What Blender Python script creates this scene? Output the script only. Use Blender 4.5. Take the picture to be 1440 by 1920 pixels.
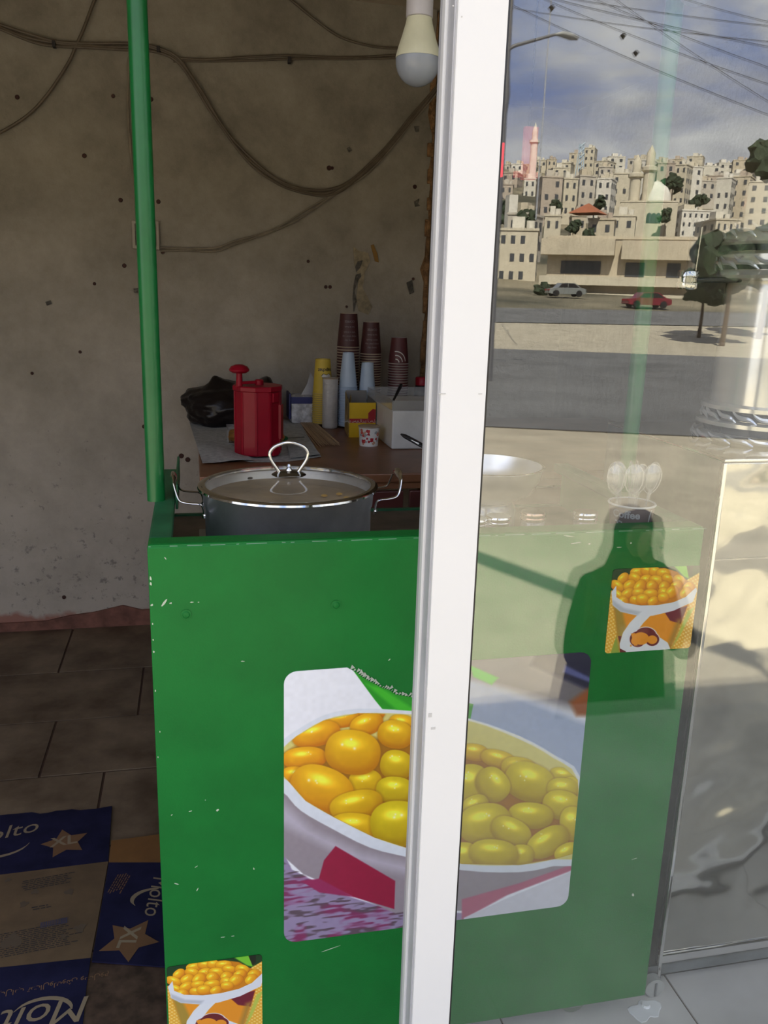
import bpy, bmesh, math, random
import numpy as np
from mathutils import Vector, Matrix, Euler
random.seed(7); rng = np.random.default_rng(5)
for o in list(bpy.data.objects): bpy.data.objects.remove(o)
SC = bpy.context.scene; COL = SC.collection
PI = math.pi

# ------------------------------------------------------------------ camera
F = 1595.0; H = 1.45
def _n(v): return v/np.linalg.norm(v)
DN = _n(np.array([(535-720)/F, (7150-960)/F, 1.0]))
RX = np.array([(8000-720)/F, (768-960)/F, 1.0]); RX = _n(RX-RX.dot(DN)*DN)
UP = -DN; FY = np.cross(RX, UP); FY = FY if FY[2] > 0 else -FY
M3 = np.array([RX, FY, UP])
cam = bpy.data.cameras.new('camera'); camo = bpy.data.objects.new('camera', cam); COL.objects.link(camo)
cam.sensor_fit = 'VERTICAL'; cam.sensor_height = 36.0; cam.lens = 36.0*F/1920
cam.clip_start = 0.02; cam.clip_end = 3000
_c = np.array([M3[:, 0], -M3[:, 1], -M3[:, 2]]).T
camo.matrix_world = Matrix([list(_c[0])+[0], list(_c[1])+[0], list(_c[2])+[H], [0, 0, 0, 1]])
SC.camera = camo
def ray(px, py):
    d = np.array([(px-720)/F, (py-960)/F, 1.0]); return M3 @ d
def PY(px, py, Y): d = ray(px, py); t = Y/d[1]; return Vector((d[0]*t, Y, H+d[2]*t))
def PZ(px, py, Z): d = ray(px, py); t = (Z-H)/d[2]; return Vector((d[0]*t, d[1]*t, Z))
MIR = 2.04                                   # the street is measured through the pane at Y = 1.02
def RY(px, py, Yv): p = PY(px, py, Yv); return Vector((p.x, MIR-Yv, p.z))

# ------------------------------------------------------------------ world, sun, exposure
vs = SC.view_settings; vs.view_transform = 'Standard'; vs.look = 'None'; vs.exposure = -0.13; vs.gamma = 1.0
vs.use_curve_mapping = False
SC.cycles.transparent_max_bounces = 32; SC.cycles.max_bounces = 10; SC.cycles.glossy_bounces = 6
SC.cycles.diffuse_bounces = 5; SC.cycles.caustics_reflective = False; SC.cycles.caustics_refractive = False
SKY = 0.95
W = bpy.data.worlds.new('sky'); SC.world = W; W.use_nodes = True; nt = W.node_tree; nt.nodes.clear()
def N(t, typ, **k):
    n = t.nodes.new(typ)
    for a, b in k.items():
        if a in n.inputs: n.inputs[a].default_value = b
        else: setattr(n, a, b)
    return n
tc = N(nt, 'ShaderNodeTexCoord'); sx = N(nt, 'ShaderNodeSeparateXYZ'); nt.links.new(tc.outputs['Generated'], sx.inputs[0])
zr = N(nt, 'ShaderNodeValToRGB'); nt.links.new(sx.outputs['Z'], zr.inputs[0])
cr = zr.color_ramp; cr.elements[0].position = 0.0; cr.elements[0].color = (1.2, 1.27, 1.5, 1)
cr.elements[1].position = .55; cr.elements[1].color = (.30, .52, 1.25, 1)
e = cr.elements.new(.16); e.color = (1.15, 1.25, 1.8, 1); e = cr.elements.new(.27); e.color = (.50, .88, 2.0, 1)
mz = N(nt, 'ShaderNodeMath', operation='ADD'); mz.inputs[1].default_value = .22; nt.links.new(sx.outputs['Z'], mz.inputs[0])
dx = N(nt, 'ShaderNodeMath', operation='DIVIDE'); dy = N(nt, 'ShaderNodeMath', operation='DIVIDE')
nt.links.new(sx.outputs['X'], dx.inputs[0]); nt.links.new(mz.outputs[0], dx.inputs[1])
nt.links.new(sx.outputs['Y'], dy.inputs[0]); nt.links.new(mz.outputs[0], dy.inputs[1])
cb = N(nt, 'ShaderNodeCombineXYZ'); nt.links.new(dx.outputs[0], cb.inputs[0]); nt.links.new(dy.outputs[0], cb.inputs[1])
cn = N(nt, 'ShaderNodeTexNoise', Scale=1.7, Detail=7.0, Roughness=.55, Distortion=.3); nt.links.new(cb.outputs[0], cn.inputs['Vector'])
cm = N(nt, 'ShaderNodeValToRGB'); cm.color_ramp.elements[0].position = .37; cm.color_ramp.elements[1].position = .55
nt.links.new(cn.outputs['Fac'], cm.inputs[0])
cn2 = N(nt, 'ShaderNodeTexNoise', Scale=3.5, Detail=4.0); nt.links.new(cb.outputs[0], cn2.inputs['Vector'])
cc = N(nt, 'ShaderNodeValToRGB'); cc.color_ramp.elements[0].color = (1.55, 1.58, 1.72, 1); cc.color_ramp.elements[1].color = (2.9, 2.9, 2.85, 1)
cc.color_ramp.elements[0].position = .35; cc.color_ramp.elements[1].position = .7
nt.links.new(cn2.outputs['Fac'], cc.inputs[0])
mx = N(nt, 'ShaderNodeMixRGB'); nt.links.new(cm.outputs[0], mx.inputs[0]); nt.links.new(zr.outputs[0], mx.inputs[1]); nt.links.new(cc.outputs[0], mx.inputs[2])
bg = N(nt, 'ShaderNodeBackground', Strength=SKY); nt.links.new(mx.outputs[0], bg.inputs[0])
wo = N(nt, 'ShaderNodeOutputWorld'); nt.links.new(bg.outputs[0], wo.inputs[0])

SUN_EL = math.radians(47); SUN_AZ = (0.28, -0.96)      # travels towards the street, away from the shop
sun = bpy.data.lights.new('sun', 'SUN'); sun.energy = 20.0; sun.angle = .0093; sun.color = (1, .94, .78)
suno = bpy.data.objects.new('sun', sun); COL.objects.link(suno)
sd = Vector((SUN_AZ[0]*math.cos(SUN_EL), SUN_AZ[1]*math.cos(SUN_EL), -math.sin(SUN_EL))).normalized()
suno.rotation_euler = sd.to_track_quat('-Z', 'Y').to_euler(); suno.location = (-3, 8, 12)

# ------------------------------------------------------------------ materials
MATS = {}
def srgb(r, g, b):
    f = lambda c: (c/255/12.92) if c/255 <= .04045 else ((c/255+.055)/1.055)**2.4
    return (f(r), f(g), f(b), 1)
def mat(name, col, rough=.5, metal=0., spec=.5, noise=0., nscale=20., bump=0., bscale=60., col2=None, alpha=None, emit=None, coat=0.):
    if name in MATS: return MATS[name]
    m = bpy.data.materials.new(name); m.use_nodes = True; t = m.node_tree
    b = t.nodes['Principled BSDF']; c = tuple(col[:3])+(1,)
    b.inputs['Base Color'].default_value = c; b.inputs['Roughness'].default_value = rough
    b.inputs['Metallic'].default_value = metal; b.inputs['Specular IOR Level'].default_value = spec
    b.inputs['Coat Weight'].default_value = coat
    if emit: b.inputs['Emission Color'].default_value = emit[:3]+(1,) if len(emit) > 3 else c; b.inputs['Emission Strength'].default_value = emit[-1]
    tc = N(t, 'ShaderNodeTexCoord')
    nz = N(t, 'ShaderNodeTexNoise', Scale=nscale, Detail=6.0, Roughness=.6); t.links.new(tc.outputs['Object'], nz.inputs['Vector'])
    r = N(t, 'ShaderNodeValToRGB'); r.color_ramp.elements[0].position = .35; r.color_ramp.elements[1].position = .68
    k = noise if noise else .06
    r.color_ramp.elements[0].color = tuple(x*(1-k) for x in c[:3])+(1,)
    r.color_ramp.elements[1].color = (tuple(col2[:3])+(1,)) if col2 else tuple(min(1, x*(1+k)) for x in c[:3])+(1,)
    t.links.new(nz.outputs['Fac'], r.inputs[0]); t.links.new(r.outputs[0], b.inputs['Base Color'])
    if bump:
        n2 = N(t, 'ShaderNodeTexNoise', Scale=bscale, Detail=5.0); t.links.new(tc.outputs['Object'], n2.inputs['Vector'])
        bp = N(t, 'ShaderNodeBump', Strength=1.0, Distance=bump); t.links.new(n2.outputs['Fac'], bp.inputs['Height']); t.links.new(bp.outputs[0], b.inputs['Normal'])
    MATS[name] = m; return m
def glassmat(name, f0, tint=(1, 1, 1), rough=0.0, haze=0.):
    """thin clear sheet: looks straight through, reflects more at a slant"""
    m = bpy.data.materials.new(name); m.use_nodes = True; t = m.node_tree; t.nodes.clear()
    lw = N(t, 'ShaderNodeLayerWeight'); pw = N(t, 'ShaderNodeMath', operation='POWER'); pw.inputs[1].default_value = 5
    t.links.new(lw.outputs['Facing'], pw.inputs[0])
    ml = N(t, 'ShaderNodeMath', operation='MULTIPLY_ADD'); ml.inputs[1].default_value = 1-f0; ml.inputs[2].default_value = f0
    t.links.new(pw.outputs[0], ml.inputs[0])
    tr = N(t, 'ShaderNodeBsdfTransparent', Color=tuple(tint)+(1,)); gl = N(t, 'ShaderNodeBsdfGlossy', Roughness=rough, Color=(1, 1, 1, 1))
    mi = N(t, 'ShaderNodeMixShader'); t.links.new(ml.outputs[0], mi.inputs[0]); t.links.new(tr.outputs[0], mi.inputs[1]); t.links.new(gl.outputs[0], mi.inputs[2])
    out = N(t, 'ShaderNodeOutputMaterial')
    if haze:
        df = N(t, 'ShaderNodeBsdfDiffuse', Color=(.8, .8, .8, 1)); tc = N(t, 'ShaderNodeTexCoord'); nz = N(t, 'ShaderNodeTexNoise', Scale=8., Detail=6.)
        t.links.new(tc.outputs['Object'], nz.inputs['Vector'])
        mm = N(t, 'ShaderNodeMath', operation='MULTIPLY'); mm.inputs[1].default_value = haze*2; t.links.new(nz.outputs['Fac'], mm.inputs[0])
        m2 = N(t, 'ShaderNodeMixShader'); t.links.new(mm.outputs[0], m2.inputs[0]); t.links.new(mi.outputs[0], m2.inputs[1]); t.links.new(df.outputs[0], m2.inputs[2])
        mi = m2
    t.links.new(mi.outputs[0], out.inputs[0]); MATS[name] = m; return m

def wallmat():
    m = bpy.data.materials.new('dirty_plaster'); m.use_nodes = True; t = m.node_tree; b = t.nodes['Principled BSDF']; b.inputs['Roughness'].default_value = .85
    tc = N(t, 'ShaderNodeTexCoord'); sep = N(t, 'ShaderNodeSeparateXYZ'); t.links.new(tc.outputs['Object'], sep.inputs[0])
    n1 = N(t, 'ShaderNodeTexNoise', Scale=1.6, Detail=8., Roughness=.62); t.links.new(tc.outputs['Object'], n1.inputs['Vector'])
    r1 = N(t, 'ShaderNodeValToRGB'); r1.color_ramp.elements[0].position = .3; r1.color_ramp.elements[1].position = .75
    r1.color_ramp.elements[0].color = (.122, .105, .076, 1); r1.color_ramp.elements[1].color = (.160, .139, .104, 1); t.links.new(n1.outputs['Fac'], r1.inputs[0])
    # paler grey towards the bottom, with dark dirt specks that thicken low down
    mr = N(t, 'ShaderNodeMapRange'); mr.inputs['From Min'].default_value = 1.9; mr.inputs['From Max'].default_value = .25; t.links.new(sep.outputs['Z'], mr.inputs['Value'])
    n2 = N(t, 'ShaderNodeTexNoise', Scale=26., Detail=9., Roughness=.72); t.links.new(tc.outputs['Object'], n2.inputs['Vector'])
    ma = N(t, 'ShaderNodeMath', operation='MULTIPLY_ADD'); ma.inputs[1].default_value = .22; t.links.new(mr.outputs[0], ma.inputs[0]); t.links.new(n2.outputs['Fac'], ma.inputs[2])
    r2 = N(t, 'ShaderNodeValToRGB'); r2.color_ramp.elements[0].position = .78; r2.color_ramp.elements[1].position = .84; t.links.new(ma.outputs[0], r2.inputs[0])
    n3 = N(t, 'ShaderNodeTexNoise', Scale=3.0, Detail=8., Roughness=.7); t.links.new(tc.outputs['Object'], n3.inputs['Vector'])
    ma3 = N(t, 'ShaderNodeMath', operation='MULTIPLY_ADD'); ma3.inputs[1].default_value = .48; t.links.new(mr.outputs[0], ma3.inputs[0]); t.links.new(n3.outputs['Fac'], ma3.inputs[2])
    r3 = N(t, 'ShaderNodeValToRGB'); r3.color_ramp.elements[0].position = .25; r3.color_ramp.elements[1].position = 1.0; t.links.new(ma3.outputs[0], r3.inputs[0])
    g = N(t, 'ShaderNodeMixRGB'); g.inputs[2].default_value = (.46, .41, .345, 1); t.links.new(r3.outputs[0], g.inputs[0]); t.links.new(r1.outputs[0], g.inputs[1])
    d = N(t, 'ShaderNodeMixRGB'); d.inputs[2].default_value = (.20, .18, .16, 1); mu = N(t, 'ShaderNodeMath', operation='MULTIPLY'); mu.inputs[1].default_value = .8
    t.links.new(r2.outputs[0], mu.inputs[0]); t.links.new(mu.outputs[0], d.inputs[0]); t.links.new(g.outputs[0], d.inputs[1])
    # reddish old paint just above the floor
    n4 = N(t, 'ShaderNodeTexNoise', Scale=9., Detail=6.); t.links.new(tc.outputs['Object'], n4.inputs['Vector'])
    ma4 = N(t, 'ShaderNodeMath', operation='MULTIPLY_ADD'); ma4.inputs[1].default_value = -.16; t.links.new(n4.outputs['Fac'], ma4.inputs[0]); t.links.new(sep.outputs['Z'], ma4.inputs[2])
    r4 = N(t, 'ShaderNodeMapRange'); r4.inputs['From Min'].default_value = .0; r4.inputs['From Max'].default_value = -.03; t.links.new(ma4.outputs[0], r4.inputs['Value'])
    rd = N(t, 'ShaderNodeMixRGB'); rd.inputs[2].default_value = (.33, .16, .12, 1); t.links.new(r4.outputs[0], rd.inputs[0]); t.links.new(d.outputs[0], rd.inputs[1])
    t.links.new(rd.outputs[0], b.inputs['Base Color'])
    bp = N(t, 'ShaderNodeBump', Strength=.6, Distance=.006); t.links.new(n2.outputs['Fac'], bp.inputs['Height']); t.links.new(bp.outputs[0], b.inputs['Normal'])
    return m
M_wall = wallmat()
M_white = mat('white_aluminium', (.79, .785, .775), .35, noise=.015, nscale=3)
M_whitegrey = mat('grey_aluminium', (.50, .50, .52), .4)
M_gasket = mat('gasket', (.62, .63, .63), .5)
M_green = mat('green_paint', (.006, .165, .026), .42, spec=.25, noise=.10, nscale=9, bump=.0004, bscale=300)
M_green2 = mat('green_post_paint', (.006, .13, .03), .28, noise=.15, nscale=6)
M_greend = mat('weathered_green_paint', (.02, .13, .05), .5, noise=.3, nscale=12)
M_chip = mat('bare_primer', (.55, .62, .48), .8)
M_steel = mat('brushed_steel', (.72, .74, .76), .45, 1., noise=.12, nscale=14)
M_steeld = mat('dull_steel', (.30, .32, .33), .3, 1., noise=.25, nscale=8)
M_chrome = mat('polished_steel', (.72, .71, .69), .07, 1., noise=.05, nscale=5)
M_black = mat('black_plastic', (.012, .011, .012), .35)
M_red = mat('red_plastic', (.28, .003, .016), .45, spec=.25, noise=.08, nscale=12, coat=.1)
M_bag = mat('black_bag_film', (.010, .007, .007), .32, spec=.3, bump=.006, bscale=14)
M_wood = mat('brown_table_laminate', (.20, .082, .036), .38, noise=.25, nscale=7, bump=.0003)
M_woodd = mat('dark_red_drawer_front', (.085, .022, .018), .4, noise=.2, nscale=9)
M_news = mat('newsprint', (.40, .41, .40), .9, noise=.22, nscale=60)
M_brcup = mat('brown_paper_cup', (.062, .017, .017), .55, noise=.12, nscale=60)
M_brcup2 = mat('maroon_paper_cup', (.095, .022, .024), .55)
M_rim = mat('cup_rim_paper', (.42, .34, .25), .7)
M_rim2 = mat('cup_rim_grey', (.34, .30, .27), .7)
M_bluecup = mat('pale_blue_plastic', (.42, .52, .66), .35, noise=.03)
M_yelcup = mat('yellow_paper_cup', (.60, .43, .05), .6)
M_yelrim = mat('yellow_cup_rim', (.46, .36, .12), .6)
M_white2 = mat('white_plastic', (.68, .68, .66), .45)
M_sleeve = mat('white_sleeve', (.46, .44, .42), .3, noise=.1, nscale=30)
M_ybox = mat('yellow_card', (.66, .42, .004), .5)
M_yboxside = mat('printed_card_side', (.36, .24, .06), .6, noise=.6, nscale=25)
M_greycard = mat('grey_card', (.22, .21, .2), .8)
M_redprint = mat('red_print', (.36, .012, .02), .5)
M_print = mat('white_print', (.60, .58, .55), .6)
M_bin = mat('white_bin_plastic', (.60, .60, .58), .4)
M_skew = mat('bamboo', (.60, .44, .28), .7, noise=.2, nscale=40)
M_tissue = mat('tissue_film', (.50, .50, .52), .25, noise=.35, nscale=35, bump=.01, bscale=40)
M_navy = mat('navy_print', (.02, .025, .12), .4)
M_cloud = mat('translucent_film', (.35, .35, .38), .3)
M_orange = mat('orange_food', (.36, .16, .03), .6, noise=.3, nscale=30)
M_greenh = mat('green_handle', (.01, .12, .04), .4)
M_soup = mat('cloudy_broth', (.36, .26, .13), .45, noise=.35, nscale=9)
M_bean = mat('yellow_bean', (.55, .33, .05), .4)
M_lidglass = glassmat('lid_glass', .05, (.95, .92, .86), haze=.06)
M_pane = glassmat('window_glass', .058, (.985, .99, .985))
M_clear = glassmat('clear_plastic', .10, (.93, .94, .95), rough=.12, haze=.13)
M_cable = mat('beige_cable', (.20, .165, .12), .6, noise=.2)
M_cabled = mat('brown_cable', (.105, .08, .055), .6, noise=.2)
M_tile = mat('brown_stone_tile', (.16, .105, .065), .5, spec=.25, noise=.4, nscale=5, col2=(.23, .17, .11), bump=.002, bscale=14)
M_grout = mat('dark_grout', (.075, .04, .025), .9)
M_ltile = mat('pale_tile', (.72, .69, .65), .3, noise=.08, nscale=7)
M_lgrout = mat('brown_grout', (.12, .08, .05), .9)
M_cardblue = mat('navy_printed_card', (.015, .015, .045), .7, spec=.1, noise=.25, nscale=14)
M_cardtan = mat('plain_card', (.13, .082, .042), .8, noise=.18, nscale=12)
M_cardor = mat('orange_brown_card', (.21, .095, .025), .8, noise=.15, nscale=8)
M_star = mat('brown_star_print', (.17, .085, .04), .6)
M_gold = mat('beige_lettering', (.26, .20, .13), .6)
M_ink = mat('dark_ink', (.03, .025, .025), .8)
M_masonry = mat('raw_masonry', (.23, .125, .055), .95, noise=.5, nscale=30, bump=.02, bscale=35)
M_chipw = mat('bare_render', (.10, .09, .075), .95, noise=.4, nscale=40, bump=.01)
M_chipy = mat('ochre_render', (.28, .23, .15), .95, noise=.3, nscale=40)
M_hole = mat('rusty_hole', (.05, .02, .015), .9)
M_bulbw = mat('cream_bulb_body', (.60, .58, .42), .4)
M_bulbd = mat('frosted_dome', (.27, .29, .33), .25)
M_sock = mat('white_lampholder', (.48, .45, .46), .4)
M_conc = mat('sunlit_concrete', (.36, .32, .25), .9, noise=.16, nscale=1.2, bump=.01, bscale=8)
M_terr = mat('grey_pavement', (.34, .325, .28), .85, noise=.25, nscale=2.5)
M_asph = mat('asphalt', (.11, .11, .115), .9, noise=.2, nscale=.4)
M_sand = mat('dry_soil', (.30, .26, .20), .95, noise=.3, nscale=.2)
M_hill = mat('scrub_hillside', (.08, .08, .05), .95, noise=.5, nscale=.05, col2=(.26, .22, .15))
M_robe = mat('black_robe', (.010, .010, .012), .9)
M_skin = mat('skin', (.42, .25, .17), .55)
M_leaf = mat('dark_leaves', (.02, .035, .015), .8, noise=.5, nscale=2)
M_bark = mat('bark', (.08, .05, .03), .9)
M_grime = mat('dried_white_splash', (.95, .95, .94), .8)
M_cablight = mat('stainless_sheet', (.47, .455, .41), .10, 1., noise=.06, nscale=3)
def wavy(m, dist, scale):
    t = m.node_tree; b = t.nodes['Principled BSDF']; tc = N(t, 'ShaderNodeTexCoord'); n2 = N(t, 'ShaderNodeTexNoise', Scale=scale, Detail=1.5, Roughness=.4)
    t.links.new(tc.outputs['Object'], n2.inputs['Vector']); bp = N(t, 'ShaderNodeBump', Strength=1., Distance=dist)
    t.links.new(n2.outputs['Fac'], bp.inputs['Height']); t.links.new(bp.outputs[0], b.inputs['Normal'])
wavy(M_cablight, .035, 5.5)

# ------------------------------------------------------------------ mesh helpers
class B:
    def __init__(s): s.v = []; s.f = []
    def add(s, v, f):
        o = len(s.v); s.v += [tuple(x) for x in v]; s.f += [tuple(i+o for i in q) for q in f]; return s
    def box(s, x0, x1, y0, y1, z0, z1, bev=0., R=None):
        b = min(bev, (x1-x0)*.45, (y1-y0)*.45, (z1-z0)*.45)
        if b <= 0:
            v = [(x, y, z) for z in (z0, z1) for y in (y0, y1) for x in (x0, x1)]
            f = [(0, 2, 3, 1), (4, 5, 7, 6), (0, 1, 5, 4), (2, 6, 7, 3), (0, 4, 6, 2), (1, 3, 7, 5)]
        else:
            bm = bmesh.new(); bmesh.ops.create_cube(bm, size=1)
            for q in bm.verts: q.co = Vector((x0+(q.co.x+.5)*(x1-x0), y0+(q.co.y+.5)*(y1-y0), z0+(q.co.z+.5)*(z1-z0)))
            bmesh.ops.bevel(bm, geom=bm.edges[:], offset=b, segments=2, affect='EDGES', profile=.6)
            bm.verts.index_update(); v = [q.co.copy() for q in bm.verts]; f = [[q.index for q in g.verts] for g in bm.faces]; bm.free()
        if R is not None: v = [R @ Vector(q) for q in v]
        return s.add(v, f)
    def lathe(s, prof, c=(0, 0, 0), n=32, R=None, cap=True, fr=None):
        v = []; f = []; m = len(prof)
        for i in range(n):
            a = 2*PI*i/n; k = fr(a) if fr else 1
            for r, z in prof: v.append(Vector((r*k*math.cos(a), r*k*math.sin(a), z)))
        for i in range(n):
            j = (i+1) % n
            for k in range(m-1): f.append((i*m+k, j*m+k, j*m+k+1, i*m+k+1))
        if cap:
            if prof[0][0] > 1e-6: f.append(tuple(i*m for i in range(n))[::-1])
            if prof[-1][0] > 1e-6: f.append(tuple(i*m+m-1 for i in range(n)))
        if R is not None: v = [R @ q for q in v]
        return s.add([q+Vector(c) for q in v], f)
    def tube(s, pts, r, n=8, closed=False, flat=None):
        pts = [Vector(p) for p in pts]; m = len(pts); v = []; f = []; up = None
        for i, p in enumerate(pts):
            if closed: t = pts[(i+1) % m]-pts[i-1]
            else: t = pts[min(i+1, m-1)]-pts[max(i-1, 0)]
            t.normalize()
            if up is None: up = Vector((0, 0, 1)) if abs(t.z) < .9 else Vector((1, 0, 0))
            a = t.cross(up).normalized(); b = a.cross(t).normalized(); up = b
            rr = r[i] if isinstance(r, (list, tuple)) else r
            for k in range(n):
                q = 2*PI*k/n; fa = flat if flat else 1
                v.append(p+a*math.cos(q)*rr+b*math.sin(q)*rr*fa)
        for i in range(m if closed else m-1):
            j = (i+1) % m
            for k in range(n): f.append((i*n+k, i*n+(k+1) % n, j*n+(k+1) % n, j*n+k))
        if not closed: f.append(tuple(range(n))[::-1]); f.append(tuple((m-1)*n+k for k in range(n)))
        return s.add(v, f)
    def prism(s, poly, fn, d):
        """poly: 2D outline, fn(u, v, depth) -> 3D"""
        n = len(poly); v = [fn(u, w, 0) for u, w in poly]+[fn(u, w, d) for u, w in poly]
        f = [tuple(range(n))[::-1], tuple(range(n, 2*n))]+[(i, (i+1) % n, n+(i+1) % n, n+i) for i in range(n)]
        return s.add(v, f)
    def build(s, name, m, parent=None, smooth=False, **k):
        me = bpy.data.meshes.new(name); me.from_pydata(s.v, [], s.f); me.update()
        bm = bmesh.new(); bm.from_mesh(me); bmesh.ops.recalc_face_normals(bm, faces=bm.faces[:]); bm.to_mesh(me); bm.free()
        if smooth:
            for p in me.polygons: p.use_smooth = True
            try: me.set_sharp_from_angle(angle=math.radians(38))
            except Exception: pass
        me.materials.append(m); o = bpy.data.objects.new(name, me); COL.objects.link(o); o.parent = parent
        return tag(o, **k)
def tag(o, label=None, cat=None, group=None, kind=None, loc=None):
    if label: o['label'] = label
    if cat: o['category'] = cat
    if group: o['group'] = group
    if kind: o['kind'] = kind
    if loc is not None: o.location = loc
    return o
def thing(name, label, cat, loc=(0, 0, 0), rz=0, group=None):
    o = bpy.data.objects.new(name, None); COL.objects.link(o); o.location = loc; o.rotation_euler = (0, 0, rz)
    o.empty_display_size = .05
    return tag(o, label, cat, group)
def struct(b, name, m, parent=None, **k): return b.build(name, m, parent, kind='structure', **k)
def clone(o, loc, rz=None, label=None):
    r = o.copy(); COL.objects.link(r); r.location = loc
    if rz is not None: r.rotation_euler = (0, 0, rz)
    if label: r['label'] = label
    for c in o.children:
        q = c.copy(); COL.objects.link(q); q.parent = r
    return r
def catmull(p, n=6):
    p = [Vector(q) for q in p]; out = []
    for i in range(len(p)-1):
        a = p[max(i-1, 0)]; b = p[i]; c = p[i+1]; d = p[min(i+2, len(p)-1)]
        for k in range(n):
            t = k/n; out.append(.5*((2*b)+(c-a)*t+(2*a-5*b+4*c-d)*t*t+(3*b-a-3*c+d)*t**3))
    return out+[p[-1]]
def text(s, size, fn, name, m, parent, shear=0., bold=0., **k):
    """lettering as a thin mesh; fn(x, y) maps the flat text to a point"""
    c = bpy.data.curves.new('txt', 'FONT'); c.body = s; c.size = size; c.align_x = 'CENTER'; c.align_y = 'CENTER'; c.shear = shear; c.offset = bold; c.resolution_u = 3
    o = bpy.data.objects.new('txt', c); COL.objects.link(o); bpy.context.view_layer.update()
    me = bpy.data.meshes.new_from_object(o.evaluated_get(bpy.context.evaluated_depsgraph_get()))
    bpy.data.objects.remove(o); b = B(); b.add([fn(v.co.x, v.co.y) for v in me.vertices], [tuple(p.vertices) for p in me.polygons])
    bpy.data.meshes.remove(me)
    return b.build(name, m, parent, **k)

# ================================================================== ROOM SHELL
b = B(); b.box(-3.2, 2.4, 1.0, 5.4, -.06, -.004); fl = struct(b, 'floor', M_grout)
def tiles(x0, x1, rows, m, par, tl, gap, h, offs, px, zt=0.):
    for r, (ya, yb) in enumerate(rows):
        x = px+offs[r % len(offs)]
        while x < x1:
            a = max(x+gap/2, x0); c = min(x+tl-gap/2, x1)
            if c-a > .03:
                q = B(); q.box(a, c, ya+gap/2, yb-gap/2, -.004, h+random.uniform(-.0006, .0006)+zt, bev=.0015); q.build('floor_tile', m, par)
            x += tl
rows = [(1.46, 1.70), (1.70, 2.08), (2.08, 2.455), (2.455, 2.81), (2.81, 3.205), (3.205, 3.66)]
tiles(-2.6, 2.3, rows, M_tile, fl, .62, .007, 0., [-.54-1.86, -.23-1.86, -.30-1.86, -.49-1.86, -.222-1.86, -.54-1.86], -.0, 0.)
b = B(); b.box(-2.6, 2.4, 1.06, 1.455, -.004, -.0025); struct(b, 'grout_bed', M_lgrout, fl)
tiles(-2.6, 2.3, [(1.06, 1.455)], M_ltile, fl, .40, .004, 0.001, [0], -.214-2.4, 0.)
# walls
WT = 2.55
b = B(); b.box(-3.2, .985, 3.66, 3.86, -.02, WT); wb = struct(b, 'wall_back', M_wall)
b = B(); b.box(-2.85, -2.6, 1.21, 3.66, -.02, WT); struct(b, 'wall_left', M_wall)
b = B(); b.box(2.3, 2.5, 1.02, 5.4, -.02, WT); struct(b, 'wall_right', M_wall)
b = B(); b.box(.8, 2.5, 5.2, 5.4, -.02, WT); b.box(.785, .985, 3.86, 5.2, -.02, WT); struct(b, 'wall_far', M_wall)
b = B(); b.box(-5, -2.6, .96, 1.2, -1.2, 3.0); b.box(2.15, 6, .96, 1.2, -1.2, 3.0); b.box(-2.6, 2.15, .96, 1.2, 2.28, 3.0); struct(b, 'wall_front', M_wall)
b = B(); b.box(-5, 6, .90, 5.6, WT, 2.92); struct(b, 'ceiling', mat('ceiling_plaster', (.48, .41, .31), .9))
# exposed raw masonry at the broken end of the plaster
def wy(y): return 3.66-y
edge = [(812, 150), (806, 190), (803, 215), (808, 240), (812, 262), (809, 290), (805, 315), (807, 350), (803, 385), (804, 420), (799, 450), (797, 480), (788, 505), (795, 530), (793, 560), (797, 590), (790, 640), (789, 690), (786, 740), (784, 850), (782, 1000)]
P = [PY(x, y, 3.655) for x, y in edge]; zt = [(p.x, p.z) for p in P]
poly = [(x, z) for x, z in zt]+[(.993, .2), (.993, WT-.01), (zt[0][0]+.01, WT-.01)]
b = B(); b.prism(poly, lambda u, v, d: (u, 3.662-d, v), .006); b.build('exposed_masonry', M_masonry, wb, label='orange brown raw masonry at the broken plaster edge')
for i in range(14):   # knobbly broken render along that edge
    z = .95+i*.105; x = .966+random.uniform(-.004, .010)
    q = B(); q.box(x, .99, 3.645, 3.655, z, z+.07+random.uniform(-.02, .03), bev=.004); q.build('masonry_lump', M_masonry, wb)
def patch(pts, name, m, Y=3.657, th=.003, par=wb, **k):
    w = [PY(x, y, Y) for x, y in pts]; q = B(); q.prism([(p.x, p.z) for p in w], lambda u, v, d: (u, Y-d, v), th); return q.build(name, m, par, **k)
patch([(662, 462), (672, 470), (690, 474), (694, 490), (684, 510), (680, 540), (698, 575), (690, 590), (672, 583), (668, 560), (672, 520), (664, 492)], 'plaster_scar', M_chipy, label='pale ochre scar where plaster flaked off')
patch([(695, 460), (700, 458), (707, 475), (710, 492), (703, 490)], 'plaster_scar', mat('rust_stain_render', (.24, .13, .03), .9))
for pts in ([(670, 490), (680, 488), (675, 502), (668, 510), (666, 500)], [(667, 515), (676, 512), (677, 518), (670, 528), (664, 545), (668, 565), (663, 585), (661, 560), (663, 535)],
            [(762, 530), (772, 525), (775, 548), (768, 552)], [(776, 237), (786, 236), (785, 247), (779, 247)], [(776, 378), (786, 372), (783, 382), (788, 386), (778, 388)],
            [(85, 566), (95, 563), (97, 570), (88, 573)], [(250, 541), (259, 540), (259, 550), (252, 549)], [(650, 278), (655, 275), (660, 282), (654, 286)]):
    patch(pts, 'plaster_pit', M_chipw, th=.004)
q = B()
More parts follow.
